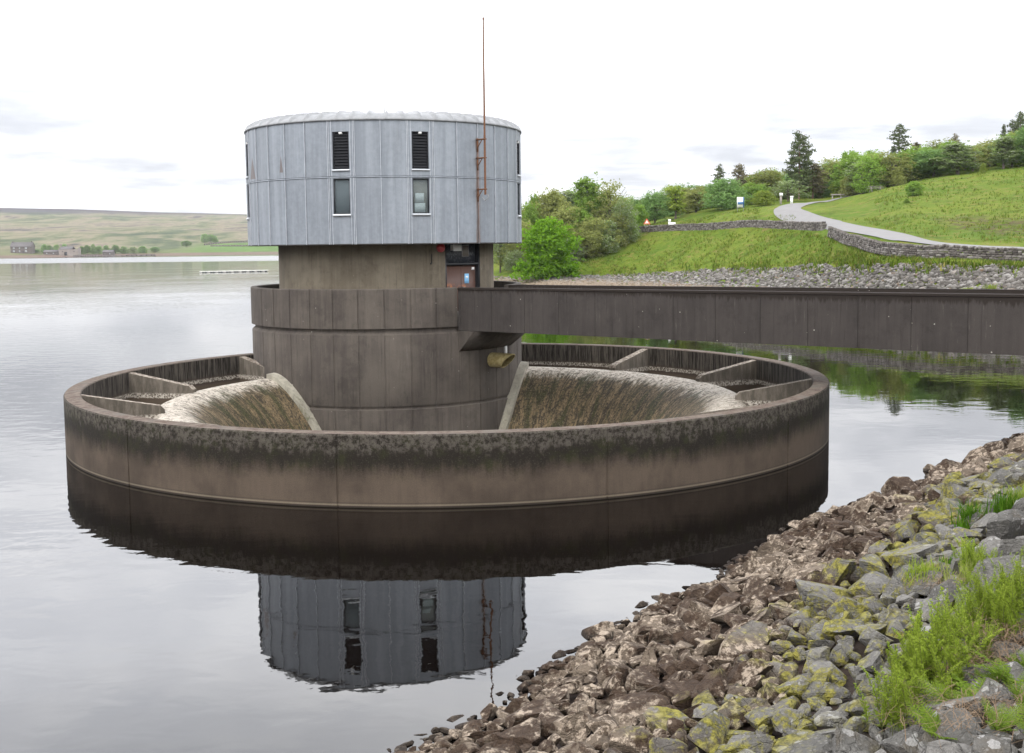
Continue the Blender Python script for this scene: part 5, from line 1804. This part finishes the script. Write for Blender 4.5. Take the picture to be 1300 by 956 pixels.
house('farmhouse', 32.5, 1195, 22, 9, 6.6, 11.2, 'grey stone farmhouse with a slate roof on the far shore, leftmost building', M_FARM,
      [(-7.5, 1., 2.1, 1.8), (-1.5, 1., 1.4, 1.8), (5.2, 1., 2.4, 1.8), (-7.5, 4.2, 2.1, 1.7), (-1.5, 4.2, 1.4, 1.7), (5.2, 4.2, 2.4, 1.7)], (2., 0, 1.2, 2.2), chim=(-10, 10))
house('stone_barn', 92, 1190, 20, 9, 6.4, 9.2, 'pale ruined stone barn with a dark arched doorway on the far shore', M_FARM2, [(-6, 3.6, 1.0, 1.0), (6, 3.6, 1.0, 1.2)], (-2.8, 0, 3.0, 3.6), roofless=True)
house('low_shed', 69, 1193, 15, 7, 2.6, 4.6, 'low stone shed between the farmhouse and the pale barn', M_FARM, [(-4, .8, 1.2, 1.0), (3, .8, 1.4, 1.0)])
house('small_ruin', 141, 1205, 11, 6, 3., 5., 'small dark ruined hut right of the pale barn on the far shore', M_FARM, [(2, .6, 1.2, 1.2)])

FT = [(50, 1204, 316, 10, L_BLUE), (60, 1206, 309.5, 12, L_BLUE), (66, 1220, 311, 12, L_BLUE), (75, 1222, 309.5, 12, L_BLUE), (85, 1230, 308.5, 9, L_BLUE), (107, 1212, 312, 10, L_BLUE), (114, 1216, 310.5, 12, L_BLUE),
      (121, 1215, 308.5, 9, L_BLUE), (128, 1220, 311, 13, L_BLUE), (138, 1235, 311, 14, L_BLUE), (150, 1240, 310.5, 14, L_BLUE), (160, 1245, 312, 13, L_BLUE), (172, 1245, 312.5, 14, L_GREY),
      (184, 1265, 312, 16, L_BLUE), (200, 1280, 313, 15, L_BLUE), (263, 1500, 295.5, 12, L_BLUE), (270, 1510, 297, 13, L_BLUE), (276, 1505, 299, 10, L_BLUE), (240, 1400, 305, 16, L_BLUE)]
for i, (px, d, top, w, lf_) in enumerate(FT):
    g0 = mground(px, d); z0 = max(g0[2], 1)
    h = max(at(px, top, d)[2] - z0, 3)
    cm, tm, wd = PROTO[('round_a', 'bush_b', 'round_b', 'round_c')[i % 4]]
    e = empty('tree', (g0[0], g0[1], z0), random.uniform(0, 6)); sx = w / F * d / (wd * .9); e.scale = (sx, sx, h / 10)
    tag(e, 'small tree in the copse on the far moor above the green field' if 255 < px < 280 else 'small tree by the old farm buildings on the far shore', 'tree', 'trees in the copse on the far moor' if 255 < px < 280 else 'trees by the far farm')
    for nm, me, mt in (('crown', cm, lf_), ('trunk', tm, M_BARK)):
        o = bpy.data.objects.new(nm, me); col.objects.link(o); o.parent = e
        o.material_slots[0].link = 'OBJECT'; o.material_slots[0].material = mt


def far_wall(name, path, label):
    b = MB(); P = [Vector(mground(px, d)) for px, d in path]
    fine = []
    for a, q in zip(P, P[1:]):
        for k in range(8): fine.append(a.lerp(q, k / 8))
    fine.append(P[-1])
    fine = [Vector(mground(PX + q.x / q.y * F, q.y)) for q in fine]
    for a, q in zip(fine, fine[1:]):
        h = random.uniform(1.5, 1.9)
        b.hexa([(a.x, a.y - .5, a.z - 1), (q.x, q.y - .5, q.z - 1), (q.x, q.y + .5, q.z - 1), (a.x, a.y + .5, a.z - 1), (a.x, a.y - .3, a.z + h), (q.x, q.y - .3, q.z + h), (q.x, q.y + .3, q.z + h), (a.x, a.y + .3, a.z + h)])
    o = b.build(name, M_FARM, None, base=P[0]); tag(o, label, 'field wall', 'field walls across the water')


far_wall('field_wall', [(262, 1450), (285, 1500), (305, 1545), (330, 1580)], 'dark field wall climbing along the top of the green field across the water')
far_wall('field_wall', [(270, 1420), (300, 1425), (330, 1430)], 'field wall running level through the green field across the water')
far_wall('field_wall', [(96, 1180), (120, 1190), (150, 1200), (200, 1235)], 'field wall along the shore right of the pale barn')
# floating boom
m, t = material('boom_float'); t.out(t.pbsdf((.7, .69, .64), .6)); M_FLOAT = m
A0, A1 = at(254, 345.4, 1), at(341, 343.6, 1)


def onwater(px, py):
    r = ray(px, py); k = -EYE / r[2]
    return Vector((r[0] * k, r[1] * k, 0))


a0, a1 = onwater(254, 346.3), onwater(340, 344.6)
e = empty('floating_boom', tuple((a0 + a1) / 2))
b = MB(); dv = (a1 - a0); nn = Vector((-dv.y, dv.x, 0)).normalized()
P = [a0 - nn * .6, a1 - nn * .6, a1 + nn * .6, a0 + nn * .6]
b.hexa([(q.x, q.y, .22) for q in P] + [(q.x, q.y, .42) for q in P]); b.build('walkway', M_FLOAT, e)
for k in range(26):
    q = a0.lerp(a1, (k + .5) / 26)
    b = MB(); b.tube([(q.x - .26, q.y - .75, .06), (q.x + .26, q.y - .75, .06)], .17, 8); b.build('float', M_DARK if k % 3 else M_GREYSTEEL, e)
tag(e, 'long low floating boom on dark floats lying on the water left of the tower', 'boom')


# ------------------------------------------------------------------ ferns and grasses on the near bank
def onbank(px, py):
    r = ray(px, py); k = 3.
    while k < 80:
        x, y, z = r[0] * k, r[1] * k, EYE + r[2] * k
        v = np.array((x, y)) - P0
        q = bank(float(BA @ v), float(BB @ v))
        if z < q[2]: return Vector((x, y, q[2]))
        k += .03
    return Vector((x, y, z))


def fern_mesh(name, seed, nfr, L, erect, width=.13):
    r = random.Random(seed); V = []; Fq = []; b = MB()
    for k in range(nfr):
        a = 2 * math.pi * k / nfr + r.uniform(-.4, .4); l = L * r.uniform(.65, 1.1)
        er = erect + r.uniform(-.15, .15)
        pts = []
        for j in range(13):
            u = j / 12
            out = l * (u * (1 - er) * .9 + u * u * .25); up = l * (u * (.35 + er * .75) - .38 * u * u * (1.15 - er))
            pts.append(Vector((math.cos(a) * out, math.sin(a) * out, up)))
        b.tube(pts, [.0045 * (1 - .8 * j / 12) for j in range(13)], 4, caps=False)
        npn = 20
        for j in range(2, npn):
            u = j / npn; f = u * 12; i = min(int(f), 11); p = pts[i].lerp(pts[i + 1], f - i); d = (pts[i + 1] - pts[i]).normalized()
            side = d.cross(Vector((0, 0, 1))).normalized(); nrm = side.cross(d)
            pl = l * width * 1.5 * (math.sin(math.pi * min(1, .16 + u * .84)) ** .8)
            for sg in (-1, 1):
                dirp = (side * sg + d * .35 - nrm * r.uniform(-.1, .25)).normalized()
                nl = 5
                for q in range(nl):
                    c = p + dirp * pl * (q + .5) / nl
                    ll = pl / nl * 1.15; ww = pl * .17 * (1 - .6 * q / nl)
                    w_ = (d * .8 + nrm * r.uniform(-.35, .35)).normalized()
                    n0 = len(V)
                    V += [c - dirp * ll * .6, c + w_ * ww, c + dirp * ll * .6, c - w_ * ww]
                    Fq.append((n0, n0 + 1, n0 + 2, n0 + 3))
    return [tuple(v) for v in V], Fq, b


def feathery_mesh(seed, nst, L):
    """bushy upright plant with many thin side shoots"""
    r = random.Random(seed); V = []; Fq = []; b = MB()
    for k in range(nst):
        a = r.uniform(0, 6.28); l = L * r.uniform(.55, 1.1); ln = r.uniform(.05, .5); bx, by = r.gauss(0, .12), r.gauss(0, .12)
        pts = [Vector((bx + math.cos(a) * ln * l * u * u, by + math.sin(a) * ln * l * u * u, l * (u - .12 * u * u))) for u in (0, .25, .5, .75, 1)]
        b.tube(pts, [.004, .0035, .003, .0022, .001], 4, caps=False)
        for j in range(30):
            u = .12 + .88 * j / 29; f = u * 4; i = min(int(f), 3); p = pts[i].lerp(pts[i + 1], f - i)
            for _ in range(5):
                a2 = r.uniform(0, 6.28); d = Vector((math.cos(a2), math.sin(a2), r.uniform(.1, .9))).normalized(); s_ = d.cross(Vector((0, 0, 1))).normalized()
                ll = .085 * (1.15 - u) * r.uniform(.6, 1.2) + .012; n0 = len(V)
                c = p
                V += [c, c + d * ll * .55 + s_ * .0075, c + d * ll, c + d * ll * .55 - s_ * .0075]
                Fq.append((n0, n0 + 1, n0 + 2, n0 + 3))
    return [tuple(v) for v in V], Fq, b


L_FERN = leaf_material('fern_green', (.11, .18, .022), (.24, .33, .05), None, .45)
L_FEATH = leaf_material('feathery_green', (.17, .25, .025), (.36, .43, .07), None, .45)
L_TUFTG = leaf_material('bright_grass', (.055, .135, .010), (.12, .24, .022), None, .4)
M_STEM = plain('plant_stem', (.10, .11, .03), .8, 0, .2)
M_STRAW = plain('dry_straw', (.17, .11, .062), .9, 0, .35, 4)
FP = []
for k, (nfr, L, er) in enumerate(((10, .62, .45), (8, .5, .62), (12, .75, .35))):
    V, Fq, b = fern_mesh('fern', 60 + k, nfr, L, er)
    fm = mesh_np('fern_fronds', V, np.array(Fq)); fm.materials.append(L_FERN)
    sm = mesh_np('fern_stalks', b.v, b.f, True); sm.materials.append(M_STEM); FP.append((fm, sm))
HP = []
for k, (ns, L) in enumerate(((15, .80), (10, .62), (18, .92))):
    V, Fq, b = feathery_mesh(80 + k, ns, L)
    fm = mesh_np('plant_leaves', V, np.array(Fq)); fm.materials.append(L_FEATH)
    sm = mesh_np('plant_stems', b.v, b.f, True); sm.materials.append(M_STEM); HP.append((fm, sm))


def put_plant(name, pair, px, py, s, label, cat, group, parts):
    q = onbank(px, py)
    e = empty(name, q, random.uniform(0, 6.28)); e.scale = (s, s, s * random.uniform(.9, 1.1))
    e.rotation_euler = (random.gauss(0, .12), random.gauss(0, .12), random.uniform(0, 6.28))
    for nm, me in zip(parts, pair):
        o = bpy.data.objects.new(nm, me); col.objects.link(o); o.parent = e
    tag(e, label, cat, group)


fern_l = 'green fern with arching fronds growing between lichen spotted stones at the lower right'
for px, py, s in ((1250, 880, .75), (1285, 872, .85), (1300, 905, .9), (1215, 905, .8), (1265, 935, .85), (1195, 945, .8), (1310, 860, .75), (1262, 815, .55), (1242, 800, .5), (1292, 850, .55), (1235, 900, .65), (1320, 945, .9)):
    put_plant('fern', random.choice(FP), px, py, s, fern_l, 'fern', 'ferns on the near bank', ('fronds', 'stalks'))
fe_l = 'feathery yellow green plant sprouting among the grey stones of the near bank'
for px, py, s in ((1168, 862, .95), (1188, 852, 1.05), (1205, 862, 1.0), (1178, 880, 1.0), (1222, 852, .85), (1150, 872, .7), (1245, 790, .9), (1258, 775, .85), (1272, 790, .9), (1252, 755, .8), (1238, 815, .85), (1268, 748, .7), (1232, 728, .7), (1242, 722, .6), (1288, 805, .9), (1297, 780, .9), (1215, 885, .9), (1285, 760, .8), (1160, 905, .9), (1140, 930, .9), (1240, 850, .8), (1203, 830, .75), (1196, 810, .6), (1262, 800, .8)):
    put_plant('feathery_plant', random.choice(HP), px, py, s, fe_l, 'plant', 'feathery plants on the near bank', ('leaves', 'stems'))


def near_tuft(px, py, n, h, spread, mat, label):
    q = onbank(px, py); V = []; Fq = []
    for _ in range(n):
        a = random.uniform(0, 6.28); l = h * random.uniform(.5, 1.1); ln = random.uniform(.1, .8); ox, oy = random.gauss(0, spread), random.gauss(0, spread)
        w = .008 + l * .012; dx, dy = math.cos(a), math.sin(a); i = len(V)
        for u in (0, .5, 1):
            cx, cy, cz = ox + dx * l * ln * u * u, oy + dy * l * ln * u * u, l * (u - .25 * ln * u * u)
            ww = w * (1 - u * .92)
            V += [(cx - dy * ww, cy + dx * ww, cz), (cx + dy * ww, cy - dx * ww, cz)]
        Fq += [(i, i + 1, i + 3, i + 2), (i + 2, i + 3, i + 5, i + 4)]
    me = mesh_np('grass_tuft', V, np.array(Fq)); o = link('grass_tuft', me, mat, loc=q)
    tag(o, label, 'grass tuft', 'grass tufts on the near bank')


near_tuft(1232, 668, 200, .50, .09, L_TUFTG, 'larger bright green grass tuft between the brown and mossy stones')
near_tuft(1221, 674, 60, .28, .08, L_TUFTG, 'small green grass tuft touching the larger bright tuft')
near_tuft(1276, 652, 170, .46, .12, L_TUFTG, 'bright green grass tuft at the right edge of the picture')
near_tuft(1292, 645, 120, .45, .09, L_YELLOW, 'yellowish grass tuft on mossy stones at the right edge')
near_tuft(1168, 742, 130, .40, .10, L_FEATH, 'pale green grass tuft in the middle of the mossy stones')
near_tuft(1180, 737, 80, .30, .09, L_FEATH, 'small pale grass tuft beside the mossy stones')
near_tuft(1210, 717, 70, .16, .08, L_TUFTG, 'tiny low green tuft on top of the mossy stones')
near_tuft(1142, 712, 60, .25, .07, L_OLIVE, 'dull olive grass tuft under a mossy stone')
near_tuft(1228, 745, 90, .40, .12, L_OLIVE, 'brownish grass tuft above the feathery plants')
# dry stalks and litter between the plants
V = []; Fq = []
for cx, cy, n, sp in ((1195, 752, 70, .14), (1225, 755, 50, .14), (1285, 752, 110, .2), (1265, 830, 170, .26), (1285, 820, 140, .22), (1225, 800, 60, .15), (1215, 870, 70, .2), (1255, 862, 90, .2), (1280, 850, 120, .25), (1240, 925, 150, .3), (1290, 925, 140, .3), (1180, 925, 100, .25)):
    for _ in range(n):
        q = onbank(cx, cy) + Vector((random.gauss(0, sp), random.gauss(0, sp), random.uniform(.05, .22)))
        d = Vector((random.gauss(0, 1), random.gauss(0, 1), random.gauss(.1, .35))).normalized(); l = random.uniform(.12, .38); w_ = d.cross(Vector((0, 0, 1))).normalized() * random.uniform(.0012, .003)
        i = len(V); p0 = q - d * l / 2; p2 = q + d * l / 2; p1 = q + Vector((0, 0, .04))
        V += [tuple(p0 - w_), tuple(p0 + w_), tuple(p1 + w_), tuple(p1 - w_), tuple(p2 + w_), tuple(p2 - w_)]
        Fq += [(i, i + 1, i + 2, i + 3), (i + 3, i + 2, i + 4, i + 5)]
me = mesh_np('dry_stalks', V, np.array(Fq)); tag(link('dry_stalks', me, M_STRAW), kind='stuff', label='dry brown stalks and dead grass between the ferns')

# ------------------------------------------------------------------ air
m = bpy.data.materials.new('haze_air'); m.use_nodes = True; m.node_tree.nodes.clear(); t = NT(m.node_tree)
pv = t.N('ShaderNodeVolumePrincipled'); t.put(pv.inputs['Color'], (.93, .95, 1.)); pv.inputs['Density'].default_value = .00006; pv.inputs['Anisotropy'].default_value = .2
o_ = t.N('ShaderNodeOutputMaterial'); t.l.new(pv.outputs[0], o_.inputs['Volume'])
b = MB(); b.box(-3600, 1500, -120, 4300, -19., 210)
h = b.build('haze', m, None); tag(h, kind='stuff', label='thin pale haze over the reservoir')
